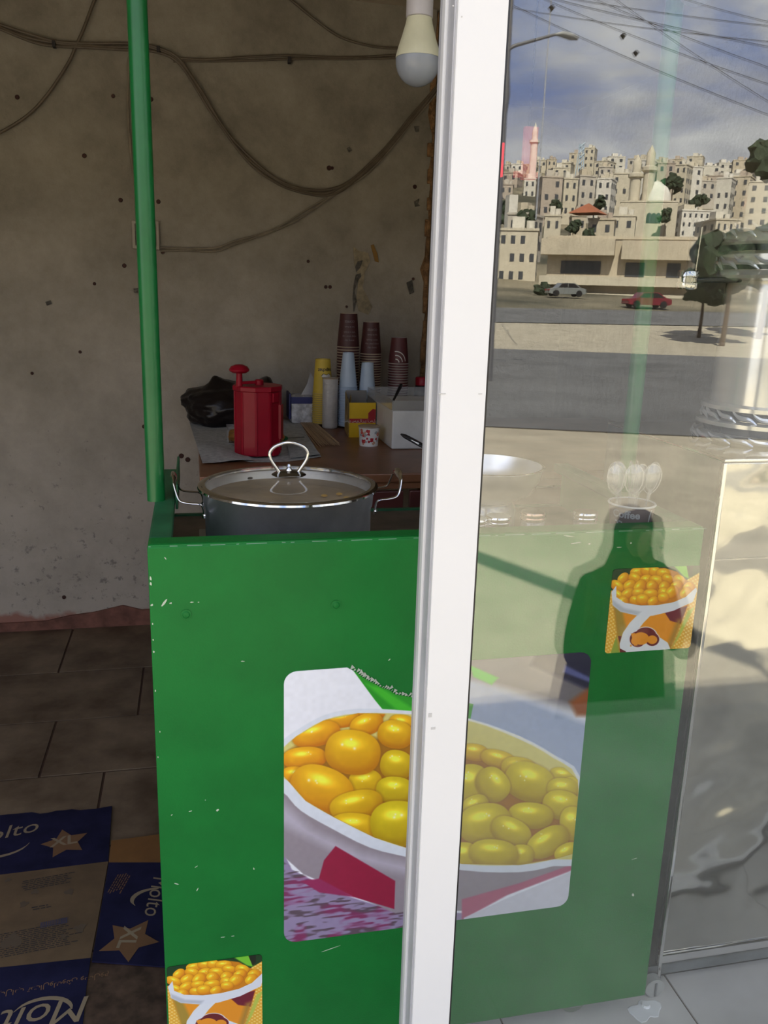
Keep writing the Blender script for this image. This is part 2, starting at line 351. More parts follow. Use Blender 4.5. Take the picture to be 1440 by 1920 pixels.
for x, y, r in [(32, 182, 4), (212, 180, 3.5), (283, 186, 4), (158, 292, 4), (226, 375, 4), (297, 378, 4), (233, 498, 4), (177, 532, 3), (305, 473, 3.5), (617, 315, 4.5), (623, 315, 3), (578, 490, 3), (611, 538, 3.5), (619, 538, 3.5), (650, 575, 2.5), (270, 800, 4), (340, 855, 5), (352, 862, 5), (120, 1120, 4), (60, 700, 3), (150, 660, 3), (700, 640, 3), (778, 350, 4), (775, 523, 3), (101, 83, 3)]:
    p = PY(x, y, 3.658); q.lathe([(r/440, -.003), (r/440*.8, .004)], n=9, R=Matrix.Translation(p) @ Matrix.Rotation(PI/2, 4, 'X'))
q.build('nail_hole', M_hole, wb, kind='stuff')
# dirty low reddish skirting render
b = B(); b.prism([(-3.1, -.01), (.985, -.01), (.985, .05), (.6, .055), (.2, .05), (-.05, .075), (-.25, .07), (-.33, .095), (-.45, .07), (-.55, .06), (-.65, .04), (-3.1, .035)], lambda u, v, d: (u, 3.66-d, v), .012)
struct(b, 'baseboard_back', mat('reddish_skirting', (.20, .085, .06), .85, noise=.35, nscale=14))

# ---- outside of the building: roof edge, terrace, street
b = B(); b.box(-5, 6, -.52, 1.06, -.30, -.005); b.box(-5, 6, -.50, .96, -1.25, -.30); struct(b, 'floor_terrace', M_terr)
# ================================================================== WINDOW / SLIDING DOOR
win = thing('window', None, None, (0, 0, 0)); win.name = 'window_1'; win['kind'] = 'structure'; win['label'] = 'white framed glass panes of the shop front reflecting the street'
def frame(x0, x1, y0, y1, z0, z1, m, name='frame_profile', bev=.002, **k): q = B(); q.box(x0, x1, y0, y1, z0, z1, bev=bev); return q.build(name, m, win, **k)
frame(.292, .3505, .998, 1.034, .03, 2.24, M_white, 'stile', label='wide white painted upright of the sliding frame')
frame(.290, .2925, 1.004, 1.030, .03, 2.24, M_whitegrey, 'stile_channel')
frame(.2865, .312, 1.030, 1.044, .03, 2.24, M_white, 'stile_lip')
frame(.2918, .2945, 1.0445, 1.072, .03, 2.24, M_whitegrey, 'stile_channel')
frame(.2972, .34, 1.0725, 1.09, .03, 2.24, M_gasket, 'rear_stile')
for z0, z1, n in ((.0, .05, 'bottom_rail'), (2.2, 2.28, 'top_rail')): frame(.351, 2.15, 1.0, 1.09, z0, z1, M_white, n)
frame(1.95, 2.15, 1.0, 1.09, .05, 2.2, M_white, 'stile')
q = B(); q.box(.345, 1.97, 1.015, 1.021, .045, 2.205); q.build('glass_pane', M_pane, win)
q = B(); q.box(.335, 1.97, 1.062, 1.068, .045, 2.205); q.build('glass_pane', M_pane, win)
frame(.3505, .3525, .999, 1.03, .05, 2.2, M_black, 'gasket', bev=0)
q = B()     # pencil and dirt marks on the stile
for x, y, w, h in [(823, 739, 14, 2), (897, 739, 8, 1.5), (803, 1345, 8, 10), (808, 1368, 10, 6), (848, 12, 3, 2), (865, 32, 2, 2)]:
    p = PY(x, y, .9978); q.box(p.x, p.x+w/1640, .9975, .9981, p.z, p.z+h/1640)
q.build('scuff_mark', mat('scuff', (.55, .54, .52), .8), win, kind='stuff')

# ================================================================== CARDBOARD ON THE FLOOR
def sheet(pts, name, m, par, z=.003, th=.0035, org=(0, 0), **k):
    w = [PZ(x, y, z+th) for x, y in pts]; q = B(); q.prism([(p.x-org[0], p.y-org[1]) for p in w], lambda u, v, d: (u, v, z+d), th); return q.build(name, m, par, **k)
def star(cx, cy, R, rot, z):
    pl = []
    for i in range(40):
        a = 2*PI*i/40; r = R*(.60+.40*abs(math.cos(2.5*a))**1.7) if False else R*(.52+.48*(1-abs(((i % 8)-4)/4-0))**0 * (abs((i % 8)-4)/4)**1.0)
        pl.append((cx+r*math.cos(a+rot), cy+r*math.sin(a+rot)))
    return pl
c1 = thing('flattened_carton', 'large flattened navy and tan carton lying by the left edge of the floor', 'cardboard', (0, 0, 0))
rag = [(210+random.uniform(-1, 1), 1511)]+[(210-i*15, 1512+i*1.25+random.uniform(-2.5, 2.5)) for i in range(1, 14)]
pA = [(-330, 1562), (-330, 1690), (0, 1640), (203, 1614)]+rag
sheet(pA, 'navy_flap', M_cardblue, c1, label='navy flap with curved beige lettering and a brown star, upper side up')
sheet([(-330, 1690), (0, 1640), (203, 1615), (188, 1700), (170, 1795), (0, 1813), (-300, 1850)], 'tan_panel', M_cardtan, c1, label='tan panel with small print and a barcode')
sheet([(-300, 1851), (0, 1814), (170, 1796), (162, 1850), (155, 1922), (150, 1990), (-260, 1990)], 'navy_flap', M_cardblue, c1, label='navy flap with upside-down lettering')
c2 = thing('flattened_carton', 'smaller flattened navy carton half hidden under the green cart', 'cardboard', (0, 0, 0))
sheet([(204, 1617), (300, 1617), (420, 1612), (440, 1820), (308, 1812), (172, 1802), (190, 1700)], 'navy_panel', M_cardblue, c2, z=.0075, label='navy panel with sideways lettering and a brown star')
sheet([(209, 1576), (300, 1564), (420, 1555), (420, 1611), (300, 1616), (204, 1616)], 'tan_flap', M_cardor, c2, z=.0075, label='orange brown unprinted flap')
def onf(cx, cy, rot, z):
    p = PZ(cx, cy, z); ca, sa = math.cos(rot), math.sin(rot)
    return lambda x, y: (p.x+ca*x-sa*y, p.y+sa*x+ca*y, z)
def flatstar(px, py, R, rot, z, par):
    p = PZ(px, py, z); q = B(); pl = []
    for i in range(10):
        a = PI/2+2*PI*i/10+rot; r = R if i % 2 == 0 else R*.52; pl.append((p.x+r*math.cos(a), p.y+r*math.sin(a)))
    q.prism(pl, lambda u, v, d: (u, v, z+d), .0004); q.build('star_print', M_star, par)
zA = .0068
flatstar(122, 1580, .062, .25, zA, c1); text('XL', .055, onf(120, 1577, .12, zA+.0006), 'lettering', M_gold, c1, bold=.0012)
text('Molto', .080, onf(-2, 1564, .22, zA+.0006), 'lettering', M_gold, c1, shear=.25)
text('Molto', .092, onf(62, 1905, PI+.05, zA+.0006), 'lettering', M_gold, c1, shear=.25)
text('مولتو شوكولاتة بالبندق', .019, onf(82, 1850, PI+.06, zA+.0006), 'lettering', mat('brown_lettering', (.22, .12, .06), .6), c1)
zC = .0118
flatstar(243, 1762, .068, -.6, zC, c2); text('XL', .055, onf(240, 1757, -PI/2-.2, zC+.0006), 'lettering', M_gold, c2, bold=.0012)
text('Molto', .058, onf(293, 1678, -PI/2-.12, zC+.0006), 'lettering', M_gold, c2, shear=.25)
def swoosh(px, py, r0, a0, a1, rot, z, par, sc=1.):
    p = PZ(px, py, z); q = B(); o_ = []; i_ = []
    for k in range(13):
        t = k/12; a = a0+(a1-a0)*t; w = .010*math.sin(PI*min(1, t*1.05+.02))**.7*sc+.001
        o_.append((p.x+(r0+w)*math.cos(a+rot), p.y+(r0+w)*.7*math.sin(a+rot))); i_.append((p.x+(r0-w*.2)*math.cos(a+rot), p.y+(r0-w*.2)*.7*math.sin(a+rot)))
    q.prism(o_+i_[::-1], lambda u, v, d: (u, v, z+d), .0004); q.build('curved_stroke_print', M_gold, par)
swoosh(-5, 1580, .085, -PI*.9, -PI*.08, 0, zA, c1); swoosh(75, 1905, .06, PI*.05, PI*.85, 0, zA, c1); swoosh(290, 1685, .05, PI*.45, PI*1.15, 0, zC, c2)
def lines(cx, cy, w, n, pitch, rot, z, par, m, name='small_print', seed=1):
    r = random.Random(seed); fn = onf(cx, cy, rot, z); q = B()
    for i in range(n):
        x = -w/2+r.uniform(0, .01); yy = -i*pitch
        while x < w/2*r.uniform(.6, 1):
            l = r.uniform(.004, .016); a = fn(x, yy); c = fn(x+l, yy+pitch*.42); d_ = [fn(x, yy), fn(x+l, yy), fn(x+l, yy+pitch*.42), fn(x, yy+pitch*.42)]
            q.add(d_, [(0, 1, 2, 3)]); x += l+.003
    q.build(name, m, par, kind='stuff')
lines(90, 1645, .12, 6, .007, .12, zA+.0003, c1, M_ink); lines(70, 1740, .17, 13, .0062, .1, zA+.0003, c1, M_ink, seed=3)
lines(75, 1700, .05, 2, .008, .1, zA+.0003, c1, M_ink, seed=5); lines(235, 1655, .07, 6, .006, -PI/2-.3, zC+.0003, c2, M_star, seed=6)
fn = onf(102, 1730, .12, zA+.0005); q = B(); x = -.03
while x < .03: w = random.choice([.0008, .0016, .0024]); q.add([fn(x, -.009), fn(x+w, -.009), fn(x+w, .010), fn(x, .010)], [(0, 1, 2, 3)]); x += w+random.choice([.001, .0018])
q.build('barcode', mat('barcode_ink', (.05, .05, .10), .8), c1, kind='stuff')
for x, y, r in [(22, 1765, .022), (66, 1672, .009), (130, 1672, .011), (45, 1695, .010), (120, 1755, .007), (15, 1650, .007), (150, 1740, .013)]:
    p = PZ(x, y, zA+.0002); q = B(); q.lathe([(r, 0), (r, .0004)], c=p, n=12, fr=lambda a, s=x: 1+.25*math.sin(3*a+s)+.15*math.sin(5*a)); q.build('stain', mat('grease_stain', (.10, .07, .045), .7), c1)
b = B(); p = PZ(255, 1870, .001); b.box(p.x-.16, p.x+.14, p.y-.12, p.y+.14, 0.0005, .003, bev=.001)
b.build('floor_mat', mat('dark_wood_board', (.075, .045, .03), .6, noise=.5, nscale=25), label='dark worn brown board on the floor beside the cart', cat='board')

# ================================================================== GREEN CART
XL, XR, YF, YB, ZB, ZT = -.0775, .880, 1.30, 1.885, .055, 1.063
cart = thing('food_cart', 'green painted metal food cart with yellow food stickers on its front', 'cart', (0, 0, 0))
q = B(); q.box(XL, XR, YF, YF+.012, ZB, ZT-.002, bev=.003); q.build('front_panel', M_green, cart)
q = B(); q.box(XL, XR, YF+.001, YF+.045, ZT-.02, ZT+.001, bev=.005); q.build('front_rail', M_green, cart)
for x0, x1 in ((XL, XL+.036), (XR-.036, XR)):
    q = B(); q.box(x0, x1, YF+.046, YB, ZT-.02, ZT, bev=.004); q.build('side_rail', M_greend, cart)
q = B(); q.box(XL, XL+.012, YF+.013, YB, ZB, ZT-.021); q.build('side_panel', M_green, cart)
q = B(); q.box(XR-.012, XR, YF+.013, YB, ZB, ZT-.021); q.build('side_panel', M_green, cart)
q = B(); q.box(XL+.0125, XR-.0125, YB-.012, YB, ZB, .962); q.build('rear_panel', M_greend, cart)
q = B(); q.box(XL+.0125, XR-.0125, YF+.0125, YB-.0125, .945, .958); q.build('shelf', mat('greasy_steel_shelf', (.16, .13, .10), .45, .4, noise=.3, nscale=12), cart)
q = B(); q.box(XL+.0125, XR-.0125, YF+.0125, YB-.0125, ZB, ZB+.012); q.build('bottom_plate', M_greend, cart)
for x, y in ((293, 1.597), (None, 1.59)):
    cx = PZ(293, 938, ZT).x if x else .8775
    q = B(); q.lathe([(.0165, 0), (.0165, 1.42)], c=(cx, y, ZT), n=20); q.build('post', M_green2, cart, smooth=True)
q = B(); q.box(XL+.037, XL+.042, 1.60, YB, ZT-.02, ZT+.028, bev=.003); q.build('rail_bracket', M_greend, cart)
q = B(); q.box(XL-.01, XR+.01, 1.57, 1.61, 2.483, 2.51, bev=.003); q.build('top_crossbar', M_green2, cart)
for px, py in ((349, 1152), (630, 1134)):
    p = PY(px, py, YF); q = B(); q.lathe([(.0085, 0), (.0085, .0012), (.006, .0014), (.0045, .003), (0, .0036)], c=(0, 0, 0), n=16, R=Matrix.Translation(p) @ Matrix.Rotation(PI/2, 4, 'X')); q.build('rivet', M_green, cart, smooth=True)
q = B(); R_ = random.Random(4)
def fleck(px, py, l, w, a, Y=YF-.0004):
    p = PY(px, py, Y); p.x = max(p.x, XL+.0035); n = 7; pl = []
    for i in range(n):
        t = 2*PI*i/n; u = math.cos(t)*l*R_.uniform(.6, 1.1)/1240; v = math.sin(t)*w*R_.uniform(.5, 1.2)/1240
        pl.append((p.x+u*math.cos(a)-v*math.sin(a), p.z+u*math.sin(a)+v*math.cos(a)))
    q.prism(pl, lambda u, v, d: (u, Y+.0002-d, v), .0006)
for a in [(309, 1129, 11, 3, .95), (320, 1131, 3, 2, 0), (360, 1129, 4, 1, 0), (372, 1129, 2, 1, 0), (276, 1085, 2, 5, .1), (276, 1095, 2, 4, 0), (279, 1135, 3, 3, 0), (282, 1170, 1.5, 3, 0), (283, 1200, 1.5, 2, 0), (287, 1222, 2, 3, 0), (290, 1295, 1, 3, 0), (310, 1047, 3, 1.2, -1), (455, 1240, 4, 1.5, 0), (408, 1519, 3, 3.5, 0), (357, 1521, 4, 1, .2), (322, 1528, 2, 1, .4), (330, 1657, 6, 1.2, -.4), (370, 1668, 5, 1, 1.1), (476, 1629, 1.5, 3, .3), (418, 1757, 5, .8, 0), (437, 1755, 4, .8, 0), (368, 1625, 4, .6, .5), (620, 1779, 22, .8, .25), (1187, 1678, 4, 4, .5), (1080, 1018, 18, 1, .12), (1160, 1026, 7, 1, 0), (1105, 1020, 3, 1, 0), (1065, 1005, 15, .8, -.15), (1183, 1018, 2, 2, 0), (730, 1237, 3, 1.5, .8), (300, 1372, 1, 2, 0), (1190, 1610, 9, .6, .2), (385, 1500, 1, 1, 0), (295, 1420, 1, 2, 0)]: fleck(*a)
q.build('paint_chip', M_chip, cart, kind='stuff')
q = B(); x = XL+.002     # broken pale line along the folded top edge
while x < .86:
    l = R_.uniform(.003, .035); q.tube([(x, YF+.0012, ZT-.0025+R_.uniform(-.0005, .0005)), (x+l, YF+.0012, ZT-.0025)], .0007, 5); x += l+R_.uniform(.004, .03)
q.build('pale_edge', mat('pale_edge_paint', (.22, .36, .25), .35), cart, kind='stuff')
def caster(px, x=None, y=1.33):
    r = .027; w = B(); w.lathe([(.006, -.011), (r*.8, -.011), (r, -.007), (r, .007), (r*.8, .011), (.006, .011)], c=(x, y, r+.001), n=24, R=Matrix.Rotation(PI/2, 3, 'X')) if False else None
    q = B(); q.lathe([(.006, -.011), (r*.8, -.011), (r, -.007), (r, .007), (r*.8, .011), (.006, .011)], c=(0, 0, 0), n=24, R=Matrix.Translation((x, y, r+.002)) @ Matrix.Rotation(PI/2, 4, 'X'))
    o = q.build('wheel', mat('caster_wheel', (.16, .2, .15), .5), cart, smooth=True)
    q = B(); q.box(x-.012, x+.012, y-.016, y-.0135, r-.004, ZB+.001); q.build('fork_arm', M_steeld, o); q = B(); q.box(x-.012, x+.012, y+.0135, y+.016, r-.004, ZB+.001); q.build('fork_arm', M_steeld, o)
for x in (PZ(1080, 1912, 0).x, XL+.1):
    for y in (1.345, 1.82): caster(0, x, y)

# ---- printed stickers: flat prints drawn pixel by pixel
def vproj(X, Z, Y=1.2985):
    d = M3.T @ np.stack([X.ravel(), np.full(X.size, Y), (Z-H).ravel()])
    return (720+F*d[0]/d[2]).reshape(X.shape), (960+F*d[1]/d[2]).reshape(X.shape)
def vnoise(h, w, s, seed):
    r = np.random.default_rng(seed); gh, gw = max(2, int(h/s)+2), max(2, int(w/s)+2); g = r.random((gh, gw))
    y = np.linspace(0, gh-1.001, h); x = np.linspace(0, gw-1.001, w); yi = y.astype(int); xi = x.astype(int); fy = (y-yi)[:, None]; fx = (x-xi)[None]
    fy = fy*fy*(3-2*fy); fx = fx*fx*(3-2*fx)
    return g[yi][:, xi]*(1-fy)*(1-fx)+g[yi+1][:, xi]*fy*(1-fx)+g[yi][:, xi+1]*(1-fy)*fx+g[yi+1][:, xi+1]*fy*fx
class Print:
    def __init__(s, X, Y, base): s.X = X; s.Y = Y; s.c = np.zeros(X.shape+(3,)); s.c[:] = np.array(base)/255
    def over(s, a, col):
        a = np.clip(a, 0, 1)[..., None]; col = np.asarray(col, float)
        col = col/255 if col.ndim == 1 else col
        s.c = s.c*(1-a)+col*a
    def pmask(s, pts, soft=1.5):
        x, y = s.X, s.Y; ins = np.zeros(x.shape, bool); dm = np.full(x.shape, 1e9); n = len(pts)
        for i in range(n):
            x0, y0 = pts[i]; x1, y1 = pts[(i+1) % n]
            c = ((y0 > y) != (y1 > y)) & (x < (x1-x0)*(y-y0)/((y1-y0) or 1e-9)+x0); ins ^= c
            L = (x1-x0)**2+(y1-y0)**2 or 1e-9; t = np.clip(((x-x0)*(x1-x0)+(y-y0)*(y1-y0))/L, 0, 1)
            dm = np.minimum(dm, np.hypot(x-x0-t*(x1-x0), y-y0-t*(y1-y0)))
        return np.clip(.5+np.where(ins, dm, -dm)/soft, 0, 1)
    def poly(s, pts, col, soft=1.5, smooth=False):
        if smooth: pts = [(p.x, p.y) for p in catmull([(a, c, 0) for a, c in pts+pts[:1]], 3)[:-1]]
        s.over(s.pmask(pts, soft), col)
    def bean(s, cx, cy, rx, ry, rot=0, col=(240, 190, 20), dark=(190, 110, 10), hl=1., seed=0, mask=1.):
        a = math.radians(rot); u = ((s.X-cx)*math.cos(a)+(s.Y-cy)*math.sin(a))/rx; v = (-(s.X-cx)*math.sin(a)+(s.Y-cy)*math.cos(a))/ry
        d = (np.abs(u)**2.3+np.abs(v)**2.3)**(1/2.3); m = np.clip((1-d)*min(rx, ry)/3+.3, 0, 1)*mask
        sh = np.clip((v*.55+u*.15+.25)+np.maximum(d-.6, 0)*1.1, 0, 1)[..., None]
        c = np.array(col)/255*(1-sh)+np.array(dark)/255*sh
        gl = np.exp(-((u+.12)**2/.12+(v+.38)**2/.05))*.35*hl; c = c+gl[..., None]*np.array([1, 1, .75])
        s.over(np.clip((1.10-d)*6, 0, 1)*.45*mask, (130, 75, 15)); s.over(m, np.clip(c, 0, 1))
        r = random.Random(seed+int(cx))
        for _ in range(3):
            hx, hy, hr = cx+r.uniform(-.4, .3)*rx, cy-r.uniform(.1, .6)*ry, r.uniform(1.5, 4)*min(rx, ry)/60
            s.over(np.exp(-((s.X-hx)**2+(s.Y-hy)**2)/hr**2)*.9*hl*mask, (255, 255, 225))
    def image(s, name):
        h, w = s.X.shape; a = np.ones((h, w, 4), np.float32); a[..., :3] = np.clip(s.c, 0, 1)
        im = bpy.data.images.new(name, w, h); im.pixels.foreach_set(a.ravel()); im.update(); im.pack(); return im
def printmat(name, im):
    m = bpy.data.materials.new(name); m.use_nodes = True; t = m.node_tree; b_ = t.nodes['Principled BSDF']; b_.inputs['Roughness'].default_value = .42
    ti = N(t, 'ShaderNodeTexImage'); ti.image = im; ti.extension = 'EXTEND'; t.links.new(ti.outputs['Color'], b_.inputs['Base Color']); return m
def sticker(name, outline, x0, x1, z0, z1, m, par, **k):
    q = B(); q.prism(outline, lambda u, v, d: (u, YF-.0002-d, v), .0009); o = q.build(name, m, par, **k)
    uv = o.data.uv_layers.new(name='uv')
    for l in o.data.loops: c = o.data.vertices[l.vertex_index].co; uv.data[l.index].uv = ((c.x-x0)/(x1-x0), (c.z-z0)/(z1-z0))
    return o
# big sticker
x0, x1, z0, z1 = .131, .686, .3, .840; w_, h_ = 680, 660
gx, gz = np.meshgrid(x0+(np.arange(w_)+.5)/w_*(x1-x0), z0+(np.arange(h_)+.5)/h_*(z1-z0)); px, py = vproj(gx, gz)
K = 1440/620; P_ = Print((px-500)*K, (py-1200)*K, (238, 240, 250))
nz = vnoise(h_, w_, 40, 1); n2 = vnoise(h_, w_, 9, 2); st = vnoise(h_, w_*1, 7, 3); a_ = vnoise(h_*6, w_, 34, 12)[::6]; n5 = .5*a_+.5*vnoise(h_*4, w_, 18, 13)[::4]
P_.poly([(640, 40), (1440, 30), (1440, 330), (1000, 210), (640, 190)], (118, 112, 118), 60)
P_.poly([(640, 160), (900, 170), (1440, 380), (1440, 700), (640, 330)], (160, 174, 205), 40)
P_.poly([(1180, 50), (1430, 50), (1430, 230), (1270, 160), (1150, 110)], (30, 28, 62), 20); P_.poly([(1300, 110), (1420, 170), (1420, 190), (1290, 140)], (90, 95, 150), 12)
P_.poly([(1320, 270), (1430, 190), (1430, 330), (1350, 330)], (150, 82, 42), 25); P_.over(np.exp(-((P_.X-1010)**2/9000+(P_.Y-110)**2/1500))*.8, (110, 110, 120))
P_.poly([(885, 110), (1010, 165), (980, 195), (900, 160)], (60, 200, 40), 10)
P_.poly([(360, 110), (430, 160), (500, 200), (640, 250), (760, 250), (900, 280), (880, 380), (640, 370), (540, 345), (470, 260)], (28, 150, 30), 4)
P_.poly([(430, 190), (560, 300), (640, 340), (640, 300), (500, 210)], (60, 185, 40), 15)
lower = [(60, 560), (110, 700), (200, 800), (400, 900), (620, 950), (860, 1020), (1340, 985), (1300, 1060), (1180, 1100), (860, 1240), (600, 1260), (90, 1330), (60, 1300)]
P_.poly([(60, 900), (110, 1000), (300, 1100), (560, 1180), (860, 1190), (860, 1260), (600, 1280), (90, 1340), (60, 1300)], (150, 135, 170), 6)
wood = P_.pmask([(60, 960), (250, 1080), (600, 1160), (640, 1280), (90, 1340), (60, 1300)], 10)
P_.over(wood*np.clip((n5-.52)*7, 0, 1)*.8, (80, 62, 70)); P_.over(wood*np.clip((nz-.56)*5, 0, 1)*np.clip((n5-.35)*3, 0, 1)*.75, (140, 40, 95))
P_.poly([(60, 640), (60, 930), (160, 1020), (300, 1080), (560, 1190), (640, 1180), (860, 1180), (1050, 1110), (1200, 1050), (1340, 990), (1340, 960)], (150, 140, 150), 5)
P_.poly([(60, 700), (200, 830), (420, 930), (640, 980), (640, 1030), (380, 960), (60, 800)], (185, 178, 195), 50)
P_.poly([(850, 1130), (1100, 1060), (1340, 975), (1340, 1000), (1050, 1110), (850, 1220)], (178, 92, 122), 8); P_.poly([(860, 1210), (1060, 1120), (1300, 1020), (1340, 1000), (1340, 1200), (860, 1260)], (212, 212, 225), 6)
P_.poly([(300, 898), (560, 1050), (556, 1172), (380, 1120), (225, 1050), (250, 960)], (150, 22, 62), 5); P_.poly([(150, 1050), (230, 1040), (380, 1120), (230, 1100)], (150, 40, 90), 6)
rim = [(66, 440), (120, 400), (250, 328), (400, 300), (640, 310), (880, 342), (1100, 418), (1250, 500), (1370, 605), (1370, 950), (1250, 985), (1100, 1012), (850, 1003), (620, 948), (450, 905), (280, 820), (150, 745), (90, 680), (66, 640)]
P_.poly(rim, (222, 228, 240), 4, True); P_.poly([(1370, 605), (1250, 500), (1100, 418), (880, 342), (880, 352), (1100, 428), (1250, 512), (1360, 605)], (235, 235, 225), 3)
inner = [(72, 470), (130, 420), (250, 350), (400, 320), (640, 325), (880, 352), (1100, 432), (1250, 515), (1355, 610), (1355, 925), (1250, 955), (1100, 980), (850, 975), (640, 915), (470, 860), (290, 770), (170, 700), (100, 620), (72, 590)]
P_.poly(inner, (218, 208, 125), 5, True); im_ = P_.pmask(inner, 4)
P_.over(im_*P_.pmask([(72, 500), (130, 460), (400, 420), (900, 470), (1100, 540), (1355, 640), (1355, 980), (72, 980)], 20), (165, 110, 20))
beans = [(440, 300, 80, 48, 15), (330, 345, 75, 38, -8), (590, 365, 60, 40, 10), (215, 410, 108, 55, -12), (435, 368, 75, 48, -20), (700, 420, 90, 60, 0), (560, 412, 78, 62, 10), (905, 490, 62, 38, 8), (1010, 520, 80, 40, 15), (1100, 560, 80, 50, 10), (1290, 592, 60, 36, 12), (1330, 640, 50, 45, 0), (165, 515, 98, 50, -4),
         (120, 590, 60, 40, 0), (430, 622, 75, 60, 0), (700, 560, 90, 75, 0), (375, 490, 122, 98, 8), (565, 545, 72, 66, 10), (1145, 620, 112, 85, 20), (890, 630, 85, 90, 0), (985, 630, 80, 70, 50), (1290, 650, 70, 50, 5), (240, 650, 142, 100, 20), (560, 655, 85, 60, 5), (720, 700, 100, 90, 0), (1285, 720, 85, 65, 10),
         (910, 720, 60, 45, -20), (390, 718, 118, 62, -12), (1150, 765, 100, 58, 4), (1330, 800, 55, 75, 0), (700, 850, 90, 80, 0), (385, 815, 115, 62, 4), (570, 800, 120, 100, 0), (950, 800, 118, 88, -10), (1065, 835, 92, 60, 25), (1225, 880, 100, 60, -30), (1310, 925, 60, 40, -25), (860, 940, 65, 60, 0), (1110, 938, 55, 48, 0), (990, 930, 108, 62, 5)]
for i, (cx, cy, rx, ry, ro) in enumerate(beans):
    t = np.clip((cx-150)/450, 0, 1)*np.clip((cy-300)/300, 0, 1); c = (245-25*t, 180+20*t, 15+8*t); d_ = (205-35*t, 115+25*t, 5)
    P_.bean(cx, cy, rx, ry, ro, c, d_, seed=i, mask=im_)
P_.c *= (.985+.03*n2)[..., None]
m_big = printmat('bean_bowl_print', P_.image('bean_bowl_print'))
def rr(x0, x1, z0, z1, r, n=5):
    o = []
    for cx, cz, a in ((x1-r, z1-r, 0), (x0+r, z1-r, PI/2), (x0+r, z0+r, PI), (x1-r, z0+r, 1.5*PI)):
        for k in range(n+1): t = a+PI/2*k/n; o.append((cx+r*math.cos(t), cz+r*math.sin(t)))
    return o
ol = rr(.1325, .6845, .304, .8375, .022)
tear = [PY(500+cx/K, 1200+cy/K, YF) for cx, cy in [(735, 100), (700, 200), (640, 250), (600, 243), (560, 236), (530, 215), (500, 208), (470, 190), (440, 175), (415, 160), (390, 140), (350, 119)]]
i0 = 6; ol = ol[:i0]+[(p.x, p.z) for p in tear]+ol[i0:]
sticker('food_sticker', ol, x0, x1, z0, z1, m_big, cart, label='large rounded sticker of a bowl of yellow beans, torn at the top')
q = B()
for k in range(len(tear)-2):
    for j in range(3):
        p = tear[k+1].lerp(tear[k+2] if k+2 < len(tear) else tear[k+1], j/3); a = R_.uniform(.003, .009)
        q.prism([(p.x, p.z), (p.x+a, p.z+R_.uniform(.001, .006)), (p.x+R_.uniform(0, .006), p.z+a)], lambda u, v, d: (u, YF-.0012-d, v), .0005)
q.build('torn_sticker_edge', mat('torn_paper', (.45, .48, .42), .9), cart, kind='stuff')
# small cup stickers (drawn once, used twice)
x0, x1, z0, z1 = .709, .881, .831, .996; w_, h_ = 420, 400
gx, gz = np.meshgrid(x0+(np.arange(w_)+.5)/w_*(x1-x0), z0+(np.arange(h_)+.5)/h_*(z1-z0)); px, py = vproj(gx, gz)
K2 = 1440/220; P_ = Print((px-1110)*K2, (py-1040)*K2, (18, 58, 22)); n2 = vnoise(h_, w_, 7, 9)
P_.poly([(960, 90), (1240, 90), (1200, 300), (1130, 270)], (120, 200, 50), 20); P_.poly([(1150, 60), (1260, 60), (1230, 240), (1190, 290)], (20, 30, 10), 8)
P_.poly([(480, 240), (560, 175), (660, 150), (560, 230)], (80, 20, 20), 15)
cobm = np.maximum(P_.pmask([(140, 460), (250, 440), (350, 1220), (130, 1230)], 8), P_.pmask([(1150, 320), (1320, 220), (1320, 1160), (940, 1160), (1050, 900)], 8))
ck = (np.sin(P_.X*.11+P_.Y*.02)*np.sin(P_.Y*.13-P_.X*.03)); P_.over(cobm, (235, 175, 50)); P_.over(cobm*np.clip(ck*2, 0, 1), (250, 215, 120))
P_.poly([(230, 1210), (300, 1000), (345, 1210)], (150, 170, 60), 15); P_.poly([(980, 1150), (1180, 690), (1260, 640), (1080, 1000)], (190, 200, 80), 15)
P_.poly([(250, 560), (320, 620), (600, 700), (900, 670), (1190, 600), (940, 1210), (345, 1210)], (236, 150, 26), 5)
P_.poly([(270, 640), (360, 640), (420, 900), (330, 1180)], (170, 140, 50), 40); P_.poly([(880, 690), (1170, 630), (1090, 850), (960, 810)], (112, 20, 42), 12); P_.poly([(1050, 800), (1110, 780), (960, 1180), (900, 1180)], (170, 130, 50), 60)
P_.poly([(560, 740), (740, 730), (640, 830), (560, 930), (480, 1020), (470, 1130), (840, 1020), (930, 1080), (960, 1150), (960, 1210), (350, 1210), (340, 1100), (380, 960), (470, 830)], (228, 232, 238), 8)
for c, k in (((232, 232, 238), 1.10), ((105, 22, 30), 1.0)):
    for cx, cy, rx, ry in ((660, 990, 135, 100), (560, 1040, 100, 100), (740, 1040, 90, 85)): P_.over(np.clip((1-np.hypot((P_.X-cx)/(rx*k), (P_.Y-cy)/(ry*k)))*12, 0, 1), c)
for cx, cy, rx, ry in ((600, 1030, 105, 80), (740, 1045, 65, 55), (530, 1060, 50, 50)): P_.over(np.clip((1-np.hypot((P_.X-cx)/rx, (P_.Y-cy)/ry))*14, 0, 1), (236, 150, 30))
P_.poly([(480, 970), (530, 960), (560, 1115), (520, 1120)], (236, 150, 30), 5); P_.poly([(320, 1000), (365, 1000), (340, 1080)], (105, 22, 30), 4); P_.poly([(340, 1150), (420, 1190), (400, 1210), (345, 1210)], (105, 22, 30), 4)
rimp = [(240, 460), (300, 380), (300, 520), (400, 590), (600, 625), (800, 620), (1000, 585), (1150, 520), (1280, 400), (1290, 450), (1240, 580), (1000, 690), (750, 750), (560, 750), (350, 700), (255, 620)]
